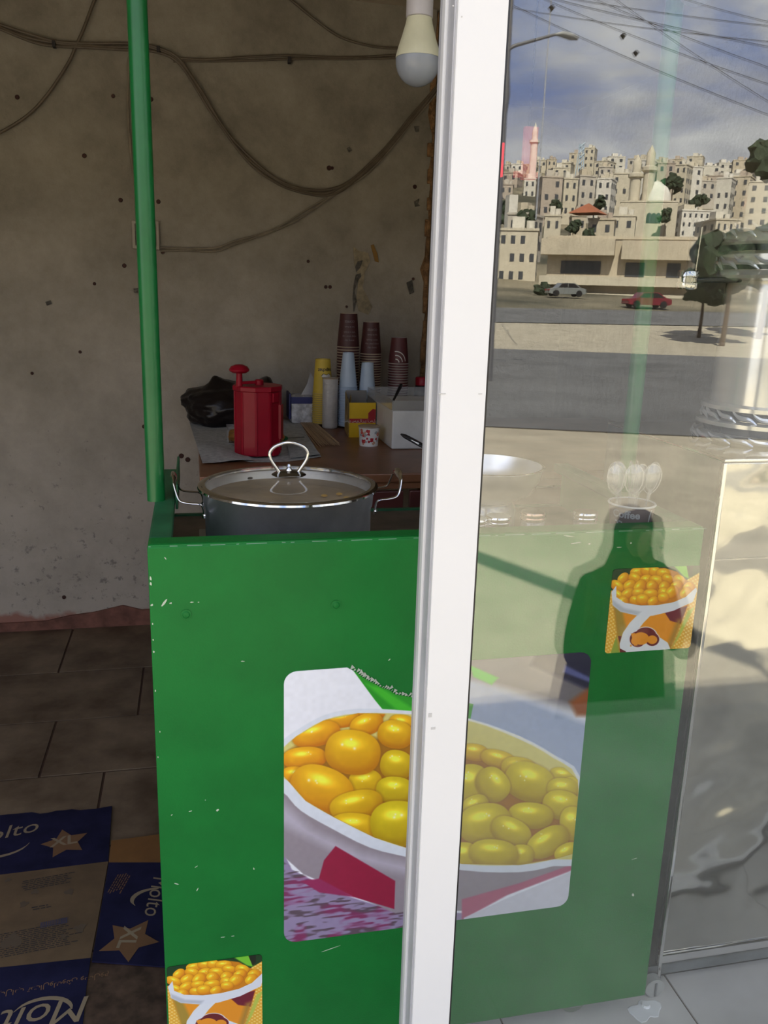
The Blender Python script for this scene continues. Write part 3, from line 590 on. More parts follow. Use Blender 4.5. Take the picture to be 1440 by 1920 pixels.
mass = [(265, 470), (300, 380), (420, 270), (560, 190), (700, 160), (900, 165), (1050, 210), (1180, 330), (1230, 420), (1150, 520), (1000, 590), (800, 625), (600, 625), (400, 590), (300, 530)]
P_.poly(mass, (210, 130, 10), 10)
rb = random.Random(11); bl = []
for j, yy in enumerate([215, 305, 395, 485, 560]):
    n = [4, 6, 7, 7, 5][j]; xa, xb = [(560, 900), (400, 1070), (330, 1170), (320, 1130), (400, 880)][j]
    for i in range(n): bl.append((xa+(xb-xa)*i/(n-1)+rb.uniform(-22, 22), yy+rb.uniform(-18, 18)-max(0, i-n*.55)*(14 if j > 2 else 0), rb.uniform(66, 92), rb.uniform(54, 70), rb.uniform(-60, 40)))
for i, q_ in enumerate(bl): P_.bean(*q_, col=(252, 190, 24), dark=(222, 130, 8), hl=.8, seed=i)
P_.poly(rimp, (226, 230, 238), 4); P_.poly([(260, 560), (400, 660), (600, 700), (560, 745), (350, 700), (255, 620)], (190, 195, 205), 30)
m_cup = printmat('corn_cup_print', P_.image('corn_cup_print'))
sticker('food_sticker', rr(.7095, .8805, .8325, .992, .006, 3), x0, x1, z0, z1, m_cup, cart, label='small square sticker of a paper cup of corn at the upper right')
dxs = -.0745-.7095; dzs = .287-.992
sticker('food_sticker', [(u+dxs, v+dzs) for u, v in rr(.7095, .8765, .8325, .992, .006, 3)], x0+dxs, x1+dxs, z0+dzs, z1+dzs, m_cup, cart, label='small square sticker of a paper cup of corn at the lower left')

# ================================================================== POT ON THE CART
PX, PYc, PR, ZR = .172, 1.592, .172, 1.088
pot = thing('cooking_pot', 'wide stainless steel stock pot with a glass lid on the green cart', 'pot', (PX, PYc, .972))
zz = ZR-.972
q = B(); q.lathe([(0, 0), (.150, 0), (.158, .008), (.158, zz-.038), (.161, zz-.034), (.163, zz-.006), (.166, zz-.002), (.1615, zz-.002), (.1585, zz-.006), (.154, zz-.036), (.153, .006), (0, .006)], n=64, cap=False); q.build('body', M_steel, pot, smooth=True)
q = B(); q.lathe([(0, zz-.020), (.158, zz-.020)], n=48, cap=False); q.build('broth', M_soup, pot)
for i, (x, y) in enumerate([(608, 928), (636, 925), (650, 932), (609, 941), (468, 895), (630, 945)]):
    p = PZ(x, y, ZR-.015); q = B(); q.lathe([(0, -.003), (.006, -.001), (.007, .001), (.004, .003), (0, .0035)], c=(p.x-PX, p.y-PYc, zz-.017), n=10); q.build('bean', M_bean if i != 4 else M_black, pot, smooth=True)
lid = bpy.data.objects.new('lid', None); COL.objects.link(lid); lid.parent = pot; lid.location = (0, 0, zz)
prof = [(.1575, .001)]+[(.1575*math.cos(t*PI/2/8), .001+.017*math.sin(t*PI/2/8)) for t in range(1, 9)]
prof[-1] = (.0005, .018); q = B(); q.lathe(prof, n=64, cap=False); q.build('lid_glass', M_lidglass, lid, smooth=True)
q = B(); q.lathe([(.156, -.001), (.1575, .004), (.164, .005), (.171, .002), (.172, -.0015), (.168, -.003), (.158, -.003), (.156, -.001)], n=72, cap=False); q.build('lid_band', M_chrome, lid, smooth=True)
q = B(); q.lathe([(0, .019), (.030, .0195), (.033, .021), (.028, .024), (.012, .028), (0, .029)], n=36, cap=False); q.build('knob_plate', mat('dark_chrome', (.32, .32, .32), .12, 1.), lid, smooth=True)
lp = [(-.017, 0, .024), (-.024, 0, .034), (-.034, 0, .050), (-.036, 0, .063), (-.028, 0, .074), (-.012, 0, .081), (0, 0, .0825), (.012, 0, .081), (.028, 0, .074), (.036, 0, .063), (.034, 0, .050), (.024, 0, .034), (.017, 0, .024)]
q = B(); q.tube(catmull(lp, 4), .0036, 10); q.build('knob_loop', M_chrome, lid, smooth=True)
q = B(); q.lathe([(.006, .026), (.006, .031), (.004, .034), (.005, .037), (.003, .041), (0, .042)], n=16); q.build('knob_screw', M_chrome, lid, smooth=True)
for s in (-1, 1):
    hp = [(s*.160, -.045, -.046), (s*.162, -.046, -.030), (s*.168, -.047, -.022), (s*.185, -.047, -.020), (s*.203, -.045, -.015), (s*.210, -.040, .002), (s*.213, -.026, .018), (s*.213, 0, .022), (s*.213, .026, .018), (s*.210, .040, .002), (s*.203, .045, -.015), (s*.185, .047, -.020), (s*.168, .047, -.022), (s*.162, .046, -.030), (s*.160, .045, -.046)]
    c = catmull([Vector(p) for p in hp], 5); rad = []
    for p in c: rad.append(.0035 if abs(p.y) > .038 else .0035+.0075*(1-abs(p.y)/.038))
    q = B(); q.tube([p+Vector((0, 0, zz)) for p in c], [min(r, .008) for r in rad], 10, flat=.55); h_ = q.build('handle', M_chrome, pot, smooth=True)
    for y in (-.045, .045):
        q = B(); q.lathe([(.006, 0), (.006, .003), (.003, .006), (0, .006)], n=12, R=Matrix.Translation((s*.1585, y, zz-.045)) @ Matrix.Rotation(s*PI/2, 4, 'Y')); q.build('rivet', M_chrome, h_, smooth=True)
bn = thing('gas_burner', 'low dark gas burner under the steel pot', 'burner', (PX, PYc, .9585))
q = B(); q.box(-.17, .17, -.15, .15, 0, .006, bev=.002); q.build('base_tray', M_steeld, bn)
for a in range(4):
    q = B(); R = Matrix.Rotation(a*PI/2+PI/4, 3, 'Z'); q.tube([R @ Vector((.06, 0, .0095)), R @ Vector((.17, 0, .0095))], .0035, 6); q.build('pan_support', M_black, bn)

# ================================================================== ITEMS ON THE CART SEEN THROUGH THE GLASS
SH = .958
bw = thing('metal_bowl', 'shiny steel bowl standing on a jar near the window frame', 'bowl', (.595, 1.66, 1.035)); bw.scale = (1.28, 1.28, .85)
q = B(); q.lathe([(0, 0), (.045, 0), (.072, .022), (.086, .055), (.090, .085), (.093, .086), (.088, .088), (.083, .055), (.069, .025), (.043, .004), (0, .004)], n=48, cap=False); q.build('bowl_body', mat('satin_bowl_steel', (.80, .82, .86), .35, 1.), bw, smooth=True)
q = B(); q.tube([(.0915*math.cos(2*PI*i/48), .0915*math.sin(2*PI*i/48), .087) for i in range(48)], .0018, 6, closed=True); q.build('rolled_rim', M_chrome, bw, smooth=True)
jr = thing('glass_jar', 'wide empty glass jar carrying the steel bowl', 'jar', (.60, 1.66, SH))
q = B(); q.lathe([(0, 0), (.055, 0), (.06, .01), (.06, .06), (.05, .076), (.047, .076), (.057, .06), (.057, .012), (0, .004)], n=32, cap=False); q.build('jar_body', M_clear, jr, smooth=True)
lids = [(935, 970, 'round flat lid jar second from the window frame'), (1000, 962, 'round jar with a brownish lid, third from the window frame'), (1098, 962, 'round jar with a flat lid beside the cup of spoons'), (890, 974, 'round lidded jar closest to the window frame')]
for i, (x, y, lb) in enumerate(lids):
    p = PY(x, y, 1.43); j = thing('spice_jar', 'low '+lb, 'jar', (p.x, 1.43, SH), group='low lidded jars on the cart'); h = p.z-SH-.012
    q = B(); q.lathe([(0, 0), (.020, 0), (.022, .004), (.022, h-.004), (.019, h)], n=24); q.build('jar_body', M_clear, j, smooth=True)
    q = B(); q.lathe([(.0235, h), (.0235, h+.004), (.0228, h+.006), (.0235, h+.008), (.0235, h+.013), (.022, h+.0155), (0, h+.0155)], n=28); q.build('jar_lid', M_chrome if i != 1 else mat('coppery_lid', (.6, .4, .28), .2, .9), j, smooth=True)
p = PY(1185, 943, 1.43); cr_ = .043
cp = thing('paper_cup', 'dark printed paper cup full of clear plastic spoons', 'cup', (p.x, 1.43, SH)); hc = p.z-SH
q = B(); q.lathe([(0, .004), (.026, .004), (.026, 0), (.0275, 0), (cr_, hc-.002), (cr_-.001, hc), (cr_-.003, hc), (.026, .006), (0, .006)], n=40, cap=False); q.build('cup_wall', mat('grey_brown_cup', (.20, .15, .13), .5), cp, smooth=True)
q = B(); q.tube([(cr_*math.cos(2*PI*i/40), cr_*math.sin(2*PI*i/40), hc) for i in range(40)], .0022, 6, closed=True); q.build('rolled_rim', M_white2, cp, smooth=True)
def wrap(r0, r1, hh, zc, a0, off=.0006):
    def f(x, y):
        z = zc+y; r = r0+(r1-r0)*z/hh+off; a = a0+x/r; return (r*math.cos(a), r*math.sin(a), z)
    return f
text('Coffee', .020, wrap(.0275, cr_, hc, hc-.015, -PI/2-.75), 'lettering', M_print, cp, bold=.0006)
text('Time', .020, wrap(.0275, cr_, hc, hc-.036, -PI/2-.75), 'lettering', M_print, cp, bold=.0006)
q = B(); f = wrap(.0275, cr_, hc, hc-.03, -PI/2+.75)
pl = [(-.004-.02*math.sin(t*.2), -.03+.005*t) for t in range(12)]; v = []
for a, c in pl: v += [f(a*.6, c), f(a*.6+.004, c)]
q.add(v, [(2*i, 2*i+1, 2*i+3, 2*i+2) for i in range(11)]); q.build('curved_stripe', M_print, cp)
def spoon():
    s = thing('plastic_spoon', 'clear plastic spoon standing bowl up in the dark paper cup', 'spoon', (0, 0, 0), group='clear spoons in the paper cup')
    v = []; f = []; n = 14; m = 5
    for j in range(m+1):
        k = j/m
        for i in range(n):
            a = 2*PI*i/n; v.append((.0135*k*math.cos(a), -.006*(1-k*k)+.0003, .118+.021*k*math.sin(a)*(1-.12*math.sin(a))))
    for j in range(m):
        for i in range(n): f.append((j*n+i, j*n+(i+1) % n, (j+1)*n+(i+1) % n, (j+1)*n+i))
    q = B(); q.add(v, f); q.tube([(.0135*math.cos(2*PI*i/n), .0003, .118+.021*math.sin(2*PI*i/n)*(1-.12*math.sin(2*PI*i/n))) for i in range(n)], .0008, 5, closed=True); q.build('spoon_bowl', M_clear, s, smooth=True)
    q = B(); q.tube([(0, 0, .004), (0, 0, .05), (0, -.001, .098)], [.003, .0022, .003], 6, flat=.5); q.build('spoon_handle', M_clear, s, smooth=True)
    return s
sp = spoon(); spots = [(-.020, -.008, -.20, .02, .1), (-.012, .012, -.08, -.12, .5), (-.004, -.014, -.03, .10, -.3), (.004, .010, .06, -.10, .9), (.012, -.010, .14, .05, -.2), (.018, .006, .28, -.05, .3), (.008, .0, .20, 0, 1.2), (-.016, .002, -.14, -.05, -.5), (.0, -.004, .02, .12, .2)]
for i, (x, y, ry, rx, rz) in enumerate(spots):
    s = sp if i == 0 else clone(sp, (0, 0, 0)); s.location = (p.x+x*.95, 1.43+y*.6, SH+.012); s.rotation_euler = (rx*.6, ry*.8, rz); s.scale = (1.3, 1.3, 1.36)

# ================================================================== STAINLESS CABINET + URN
CX, CYf, CYb, CZ = .948, 1.365, 1.83, 1.172
cab = thing('steel_cabinet', 'reflective stainless steel counter cabinet beside the green cart', 'cabinet', (0, 0, 0))
q = B(); q.box(CX, 1.9, CYf, CYb, CZ-.006, CZ, bev=.002); q.build('countertop', M_chrome, cab)
q = B(); q.box(CX, 1.9, CYf, CYf+.012, .978, CZ-.0065, bev=.003); q.build('apron', M_cablight, cab)
q = B(); q.box(CX+.002, 1.9, CYf+.006, CYf+.016, .085, .977, bev=.002); q.build('front_panel', M_cablight, cab)
q = B(); q.box(CX+.001, CX+.006, CYf+.017, CYb, .03, CZ-.0065); q.build('side_panel', M_steeld, cab)
q = B(); q.box(CX-.002, CX+.006, CYf-.002, CYf+.004, .02, CZ-.007, bev=.002); q.build('corner_trim', M_chrome, cab)
q = B(); q.box(CX+.004, 1.9, CYf+.002, CYf+.012, .060, .084, bev=.004); q.build('lower_bead', M_chrome, cab)
q = B(); q.box(CX+.004, 1.9, CYf+.004, CYf+.014, .030, .058, bev=.004); q.build('lower_bead', M_steeld, cab)
q = B(); q.box(CX+.01, 1.9, CYf+.03, CYf+.036, .0, .03); q.build('gap_shade_strip', M_black, cab)  # black strip stands in for the shade of the gap underneath
for x in (.952, 1.8):
    for y in (1.352, 1.8):
        q = B(); r = .022; q.lathe([(.004, -.010), (r*.7, -.010), (r*.75, -.0125), (r, -.010), (r, .010), (r*.8, .012), (.004, .012)], n=28, R=Matrix.Translation((x-.022, y, r+.002)) @ Matrix.Rotation(PI/2, 4, 'X'))
        w = q.build('caster', mat('grey_caster', (.40, .40, .38), .4), cab, smooth=True)
        q = B(); q.box(x-.024, x-.020, y-.0145, y-.0125, .008, .040); q.build('caster_pin', M_steeld, w)
        q = B(); q.box(x-.036, x+.004, y+.0125, y+.016, .012, .06); q.build('caster_fork', M_steeld, w)
# dried splash on the pale tiles
p = PZ(1215, 1893, .0016); q = B(); q.lathe([(.030, 0), (.028, .0008)], c=(p.x-.006, p.y, .0016), n=22, fr=lambda a: 1+.3*math.sin(2*a+1)+.15*math.sin(5*a)); q.lathe([(.010, 0), (.008, .006)], c=(p.x, p.y+.010, .0016), n=10)
q.build('dried_splash', M_grime, label='white dried splash on the pale tile under the cabinet caster', cat='stain', kind='stuff')
UX, UY, UZ = 1.180, 1.58, CZ
urn = thing('drinks_urn', 'tall polished metal urn with twisted rope bands on the steel cabinet', 'urn', (UX, UY, UZ))
UR = .197
prof = [(0, 0), (.205, 0), (.21, .006), (.208, .012), (.200, .016), (.200, .030), (.212, .034), (.212, .042), (.200, .046), (.200, .062), (.207, .066), (.207, .074), (UR, .078), (UR-.002, .30), (UR-.006, .322), (.212, .326), (.214, .332), (.208, .338), (.206, .342), (.206, .372), (.196, .378), (.204, .392), (.207, .396), (.204, .402), (.198, .425), (.184, .446), (.182, .450), (.184, .4525), (.182, .505), (.178, .511), (0, .512)]
ur = lambda r: r*2 if r < .06 and False else (0 if r == 0 else (.115+(r-.197)*1.75 if r > .197 else .115+(r-.197)*1.0))
prof = [(ur(a), c) for a, c in prof]
q = B(); q.lathe(prof, n=96, cap=False); q.build('body', mat('polished_urn_metal', (.88, .84, .75), .16, .55, noise=.03), urn, smooth=True)
M_urnd = mat('black_band', (.02, .02, .022), .15, .3)
for z0, z1, r in ((.017, .033, .2012), (.047, .065, .2012), (.343, .352, .2070), (.378, .390, .2075)):
    q = B(); q.lathe([(ur(r), z0), (ur(r), z1)], n=96, cap=False); q.build('dark_band', M_urnd, urn, smooth=True)
def ess(r, z, ang, w, h):
    pts = []
    for k in range(9):
        t = k/8; a = ang+(t-.5)*w; zz_ = z+h*math.sin((t-.5)*PI*1.0)*-.5+h*.25*math.sin((t-.5)*2*PI*1.0); pts.append((r*math.cos(a), r*math.sin(a), zz_))
    q = B(); q.tube(pts, [.0015, .003, .0042, .0048, .005, .0048, .0042, .003, .0015], 6); return q
for z, r, cnt, h in ((.010, .213, 20, .016), (.054, .2045, 20, .022), (.356, .2085, 18, .026), (.418, .2035, 17, .026)):
    r = ur(r)
    base = ess(r, z, 0, 2*PI/cnt*1.25, h).build('rope_curl', mat('bright_rope_metal', (.92, .93, .95), .12, .6), urn, smooth=True)
    for i in range(1, cnt):
        o = base.copy(); COL.objects.link(o); o.rotation_euler = (0, 0, 2*PI*i/cnt)
hp = PY(1289, 525, 1.58); hx, hz = hp.x-UX, hp.z-UZ
q = B(); q.lathe([(.0, -.018), (.019, -.018), (.021, -.015), (.021, -.006), (.019, -.004), (.019, .004), (.021, .006), (.021, .015), (.019, .018), (0, .018)], c=(hx, 0, hz), n=28); q.build('handle_collar', M_chrome, urn, smooth=True)
q = B(); q.tube([(hx+.003, 0, hz+.018), (hx+.006, 0, hz+.10), (hx+.014, 0, hz+.115)], .0095, 12); q.build('handle_grip', M_black, urn, smooth=True)
q = B(); q.tube([(hx+.011, -.008, hz+.018), (hx+.014, -.008, hz+.10)], .0018, 6); q.build('handle_rod', M_chrome, urn, smooth=True)
q = B(); q.tube([(hx, 0, hz), (-.108, -.01, hz+.004)], .006, 10); q.build('handle_arm', M_black, urn, smooth=True)

# ================================================================== TABLE AND ITS ITEMS
TZ = .92; tb = thing('wooden_table', 'brown laminate table with drawers against the back wall', 'table', (0, 0, 0)); TX0, TX1, TY0, TY1 = .008, 1.85, 2.46, 3.61
q = B(); q.box(TX0, TX1, TY0, TY1, TZ-.028, TZ, bev=.004); q.build('tabletop', M_wood, tb)
q = B(); q.box(TX0+.03, TX1-.03, TY0+.012, TY0+.03, TZ-.05, TZ-.029); q.build('front_apron', M_wood, tb)
for i in range(3):
    x0 = TX0+.04+i*.59; q = B(); q.box(x0, x0+.57, TY0+.004, TY0+.022, TZ-.19, TZ-.056, bev=.003); d = q.build('drawer', M_woodd, tb)
    q = B(); q.lathe([(.008, 0), (.006, .01), (.012, .016), (.010, .022), (0, .024)], n=14, R=Matrix.Translation((x0+.285, TY0+.004, TZ-.12)) @ Matrix.Rotation(PI/2, 4, 'X')); q.build('knob', M_steeld, d, smooth=True)
q = B(); q.box(TX0+.03, TX0+.045, TY0+.03, TY1-.03, TZ-.2, TZ-.029); q.build('side_apron', M_woodd, tb)
for x in (TX0+.035, TX1-.075):
    for y in (TY0+.03, TY1-.07): q = B(); q.box(x, x+.045, y, y+.045, 0.001, TZ-.0285, bev=.003); q.build('leg', M_woodd, tb)
def on(px, py): p = PZ(px, py, TZ); return p
# newspaper
nw = thing('newspaper', 'grey newspaper sheets spread at the left end of the table', 'newspaper', (0, 0, 0))
def paper(pts, z, lift=0.):
    w = [on(x, y) for x, y in pts]; bm = bmesh.new(); vs_ = [bm.verts.new((p.x, p.y, z)) for p in w]; bm.faces.new(vs_); bmesh.ops.triangulate(bm, faces=bm.faces[:])
    bmesh.ops.subdivide_edges(bm, edges=bm.edges[:], cuts=5, use_grid_fill=True)
    for v in bm.verts: v.co.z += .0012+lift*max(0, math.sin(v.co.x*21+v.co.y*9))
    r = bmesh.ops.extrude_face_region(bm, geom=bm.faces[:]); [setattr(v.co, 'z', v.co.z+.0008) for v in r['geom'] if isinstance(v, bmesh.types.BMVert)]
    me = bpy.data.meshes.new('newspaper_sheet'); bm.to_mesh(me); bm.free(); me.materials.append(M_news); o = bpy.data.objects.new('newspaper_sheet', me); COL.objects.link(o); o.parent = nw
paper([(355, 792), (470, 782), (560, 790), (602, 858), (540, 866), (470, 868), (372, 846)], TZ, .002)
paper([(368, 838), (420, 828), (478, 868), (380, 872)], TZ+.005, .006)
paper([(530, 812), (565, 808), (600, 857), (545, 862)], TZ+.005, .003)
# red hand-cranked canister
p = on(486, 845); rc = thing('red_canister', 'red plastic fluted canister with a crank and mushroom knob on its lid', 'canister', (.200, 2.785, TZ+.009), rz=.15); RH = PY(485, 722, 2.77).z-TZ-.009; rr_ = .075
def flute(a):
    k = math.cos(((a % (PI/5))-PI/10)); return 1/ k*.965
q = B(); q.lathe([(rr_*.98, 0), (rr_, .004), (rr_, RH-.018), (0, RH-.018)], n=40, fr=flute); q.build('body', M_red, rc)
q = B(); q.lathe([(rr_*1.05, RH-.018), (rr_*1.09, RH-.015), (rr_*1.09, RH-.004), (rr_*1.06, RH-.001), (0, RH)], n=10); q.build('lid', M_red, rc)
for a in range(10):
    R = Matrix.Rotation(a*PI/5+PI/10*0, 4, 'Z'); q = B(); q.box(rr_*.955, rr_*1.04, -.0045, .0045, .004, RH-.019, bev=.0015, R=R); q.build('rib', M_red, rc)
for a, z0, z1 in ((-1.02, 0, .020), (-1.02, RH-.05, RH-.02), (-.55, .05, RH-.06)):
    q = B(); q.box(rr_*.9, rr_*1.1, -.012, .012, z0, z1, bev=.002, R=Matrix.Rotation(a, 4, 'Z')); q.build('latch', M_red, rc)
q = B(); q.lathe([(.014, RH), (.014, RH+.014), (.010, RH+.017), (0, RH+.017)], c=(.005, 0, 0), n=18); q.build('crank_hub', M_red, rc, smooth=True)
q = B(); q.box(-.072, .010, -.008, .008, RH+.004, RH+.013, bev=.002, R=Matrix.Rotation(.35, 4, 'Z')); q.build('crank_arm', M_red, rc)
kx, ky = -.064, -.022
q = B(); q.lathe([(.011, RH-.012), (.0095, RH+.045)], c=(kx, ky, 0), n=16); q.build('knob_stem', M_red, rc, smooth=True)
q = B(); q.lathe([(.006, RH+.044), (.022, RH+.040), (.031, RH+.046), (.032, RH+.051), (.026, RH+.060), (.012, RH+.066), (0, RH+.067)], c=(kx, ky, 0), n=28); q.build('mushroom_knob', M_red, rc, smooth=True)
# black bag
bgm = thing('plastic_bag', 'crumpled black plastic bag on the table against the back wall', 'bag', (.14, 3.45, TZ))
bm = bmesh.new(); bmesh.ops.create_icosphere(bm, subdivisions=5, radius=1)
from mathutils import noise as mn
for v in bm.verts:
    d = v.co.normalized(); k = 1+.16*mn.noise(d*1.7+Vector((3, 1, 0)))+.07*mn.noise(d*4.0)+.025*mn.noise(d*9); x, y, z = d.x*.195*k, d.y*.13*k, d.z*.098*k
    t = math.exp(-((d.x+.38)**2+(d.y)**2)/.05)*(d.z > 0)*.035+math.exp(-((d.x-.75)**2)/.05)*(d.z > 0)*.05; v.co = Vector((x, y, max(z+t+.072, .0015)))
me = bpy.data.meshes.new('bag_film'); bm.to_mesh(me); bm.free(); me.materials.append(M_bag)
for p_ in me.polygons: p_.use_smooth = True
o = bpy.data.objects.new('bag_film', me); COL.objects.link(o); o.parent = bgm
# food behind the canister, screwdriver
fd = thing('food_tray', 'orange brown food in a clear tray half hidden behind the red canister', 'food', (.205, 3.02, TZ+.0065))
q = B(); q.box(-.095, .10, -.07, .07, 0, .004, bev=.002); q.box(-.097, -.094, -.07, .07, .004, .05); q.box(-.095, .10, .069, .071, .004, .05); q.build('tray', M_clear, fd)
for i in range(9):
    x, y = -.07+.15*(i % 5)/4, (-.03 if i < 5 else .03)+random.uniform(-.01, .01); q = B(); q.lathe([(0, 0), (.02, .004), (.026, .016), (.018, .029), (0, .033)], c=(x, y, .0045), n=12, fr=lambda a, i=i: 1+.18*math.sin(2*a+i)); q.build('food_piece', M_orange, fd, smooth=True)
sdv = thing('screwdriver', 'small screwdriver with a green handle on the newspaper', 'tool', (on(533, 832).x, on(533, 832).y, TZ+.019), rz=.55)
q = B(); q.tube([(-.035, 0, 0), (-.02, 0, 0), (.0, 0, 0), (.012, 0, 0)], [.009, .012, .011, .006], 10); q.build('handle', M_greenh, sdv, smooth=True)
q = B(); q.tube([(.012, 0, 0), (.09, 0, -.003)], .0018, 6); q.build('shaft', M_steeld, sdv, smooth=True)
# tissue pack
ts = thing('tissue_pack', 'plastic wrapped white and navy tissue pack by the yellow cups', 'tissue', (.435, 3.50, TZ))
q = B(); q.box(-.055, .045, -.06, .06, 0.001, .115, bev=.018); q.build('pack', M_tissue, ts, smooth=True)
q = B(); q.box(-.062, -.054, -.055, .055, .02, .125, bev=.003); q.box(-.055, .045, -.0625, -.060, .085, .112, bev=.001); q.build('navy_band', M_navy, ts)
q = B(); q.prism([(-.01, .112), (.045, .112), (.052, .17), (.03, .205), (.018, .16)], lambda u, v, d: (u, -.01+d+(v-.11)*.1, v), .003); q.build('loose_film', M_cloud, ts)
# cup stacks: upside-down nested paper cups
def cup(name, rt, rb, h, m, mr, rimr=.0022):
    o = thing(name, None, 'cup', (0, 0, 0)); q = B(); q.lathe([(rt, .001), (rb, h), (rb-.0015, h), (rb-.002, h-.004), (0, h-.004)], n=28, cap=False); q.build('cup_wall', m, o, smooth=True)
    q = B(); q.lathe([(rt+rimr*math.cos(t*PI/3), .0022+rimr*math.sin(t*PI/3)) for t in range(7)], n=28, cap=False); q.build('rolled_rim', mr, o, smooth=True)
    return o
def stack(x, y, z0, ztop, h, rt, rb, pitch, m, mr, name, lab_top, lab, group, lean=0., base=True):
    top = cup(name, rt, rb, h, m, mr); top.location = (x, y, ztop-h); top['label'] = lab_top; top['group'] = group
    q = B(); q.lathe([(rb-.0005, h-.001), (rb-.0005, h+.001), (rb-.002, h+.001), (rb-.002, h-.001)], n=28, cap=False); q.build('base_rim', mr, top)
    n = int((ztop-h-z0)/pitch)
    for i in range(1, n+1):
        c = top.copy(); COL.objects.link(c); c['label'] = lab
        c.location = (x+random.uniform(-.0006, .0006), y, ztop-h-i*pitch)
        for ch in top.children:
            if ch.name.startswith(('cup_wall', 'rolled_rim')): d = ch.copy(); COL.objects.link(d); d.parent = c
    return top
yS = 3.463
def X(px, py, Y=yS): return PY(px, py, Y).x
def Z(px, py, Y=yS): return PY(px, py, Y).z
t1 = stack(X(653, 640), yS, TZ+.002, Z(653, 588), Z(653, 588)-Z(653, 651), .0455, .0345, .0112, M_brcup, M_rim, 'paper_cup', 'top dark brown paper cup of the tallest stack', 'dark brown paper cup in the tallest stack, only its rim showing', 'tallest stack of brown cups')
t2 = stack(X(695, 655), yS, TZ+.002, Z(694, 604), Z(694, 604)-Z(696, 664), .0435, .0325, .0100, M_brcup, M_rim, 'paper_cup', 'top dark brown paper cup of the middle brown stack', 'dark brown paper cup in the middle stack, only its rim showing', 'middle stack of brown cups')
t3 = stack(X(747, 680), yS, TZ+.002, Z(748, 633), Z(748, 633)-Z(747, 682), .0420, .0315, .0105, M_brcup2, M_rim2, 'paper_cup', 'top maroon paper cup with white arcs in the right-hand stack', 'maroon paper cup in the right-hand stack, only its rim showing', 'right-hand stack of maroon cups')
ty = stack(X(602, 730), 3.42, TZ+.002, Z(600, 673, 3.42), Z(600, 673, 3.42)-Z(602, 738, 3.42), .0400, .0300, .0085, M_yelcup, M_yelrim, 'paper_cup', 'top yellow printed paper cup of the yellow stack', 'yellow paper cup in the yellow stack, only its rim showing', 'stack of yellow cups')
def cupprint(top, s, size, z, a0, m, rt, rb, h, flip=False, **k):
    f = wrap(rt, rb, h, z, a0); g = (lambda x, y: f(-x, -y)) if flip else f; return text(s, size, g, 'lettering', m, top, **k)
for tt, rt, rb, h in ((t1, .0455, .0345, Z(653, 588)-Z(653, 651)), (t2, .0435, .0325, Z(694, 604)-Z(696, 664))):
    for k, (s, zz_, sz) in enumerate([('COFFEE', .78, .012), ('hot & fresh', .62, .009), ('take a break', .46, .010), ('enjoy your cup', .34, .010), ('every day', .22, .010)]):
        cupprint(tt, s, sz, h*zz_, -PI/2-.05, mat('dim_print', (.26, .22, .22), .6), rt, rb, h, flip=True)
h3 = Z(748, 633)-Z(747, 682)
for r_ in (.012, .026, .040):
    f = wrap(.042, .0315, h3, 0, -PI/2-.4); q = B(); v = []
    for k in range(13): a = PI*.05+PI*.5*k/12; v += [f(-.004+r_*math.cos(a), .006+r_*1.1*math.sin(a)), f(-.004+(r_+.0035)*math.cos(a), .006+(r_+.0035)*1.1*math.sin(a))]
    q.add(v, [(2*i, 2*i+1, 2*i+3, 2*i+2) for i in range(12)]); q.build('arc_print', M_print, t3)
h4 = Z(600, 673, 3.42)-Z(602, 738, 3.42)
cupprint(ty, 'snapchat', .019, h4*.70, -PI/2+.25, M_black, .040, .030, h4, flip=True, bold=.0005)
f = wrap(.040, .030, h4, h4*.40, -PI/2+.28)
gp = [(-.020, .018), (-.012, .026), (.0, .022), (.012, .026), (.022, .018), (.014, .010), (.013, -.004), (.009, -.016), (.0, -.021), (-.009, -.016), (-.013, -.004), (-.014, .010)]
q = B(); q.add([f(0, 0)]+[f(a*1.08, c*1.08) for a, c in gp], [(0, i+1, (i+1) % 12+1) for i in range(12)]); q.build('ghost_outline', M_black, ty)
f = wrap(.040, .030, h4, h4*.40, -PI/2+.28, off=.0011); q = B(); q.add([f(0, 0)]+[f(a, c) for a, c in gp], [(0, i+1, (i+1) % 12+1) for i in range(12)]); q.build('ghost_print', M_print, ty)
# pale blue plastic cups
for i, (xb, yb_, xt, yt, n) in enumerate([(653, 734, 651, 661, 6), (688, 734, 688, 680, 1)]):
    zt_ = Z(xt, yt, 3.36); base_z = TZ+.15; hh = .086 if i == 0 else zt_-Z(xb, yb_, 3.36)-.004
    top = cup('plastic_cup', .0365 if i == 0 else .0330, .0220 if i == 0 else .0235, zt_-Z(xb, yb_-9 if i == 0 else yb_, 3.36), M_bluecup, M_bluecup)
    lb = ('pale blue plastic cup in the taller blue stack', 'pale blue plastic cup in the shorter blue stack')[i]
    top['label'] = lb; top['group'] = lb+'s'; hz_ = zt_-Z(xb, yb_-9 if i == 0 else yb_, 3.36); xx = X((xb+xt)/2, yb_, 3.36)
    z = zt_-hz_; top.location = (xx, 3.36, z); k = 0
    while z-.0065 > TZ+.002: z -= .0065; clone(top, (xx, 3.36, z))
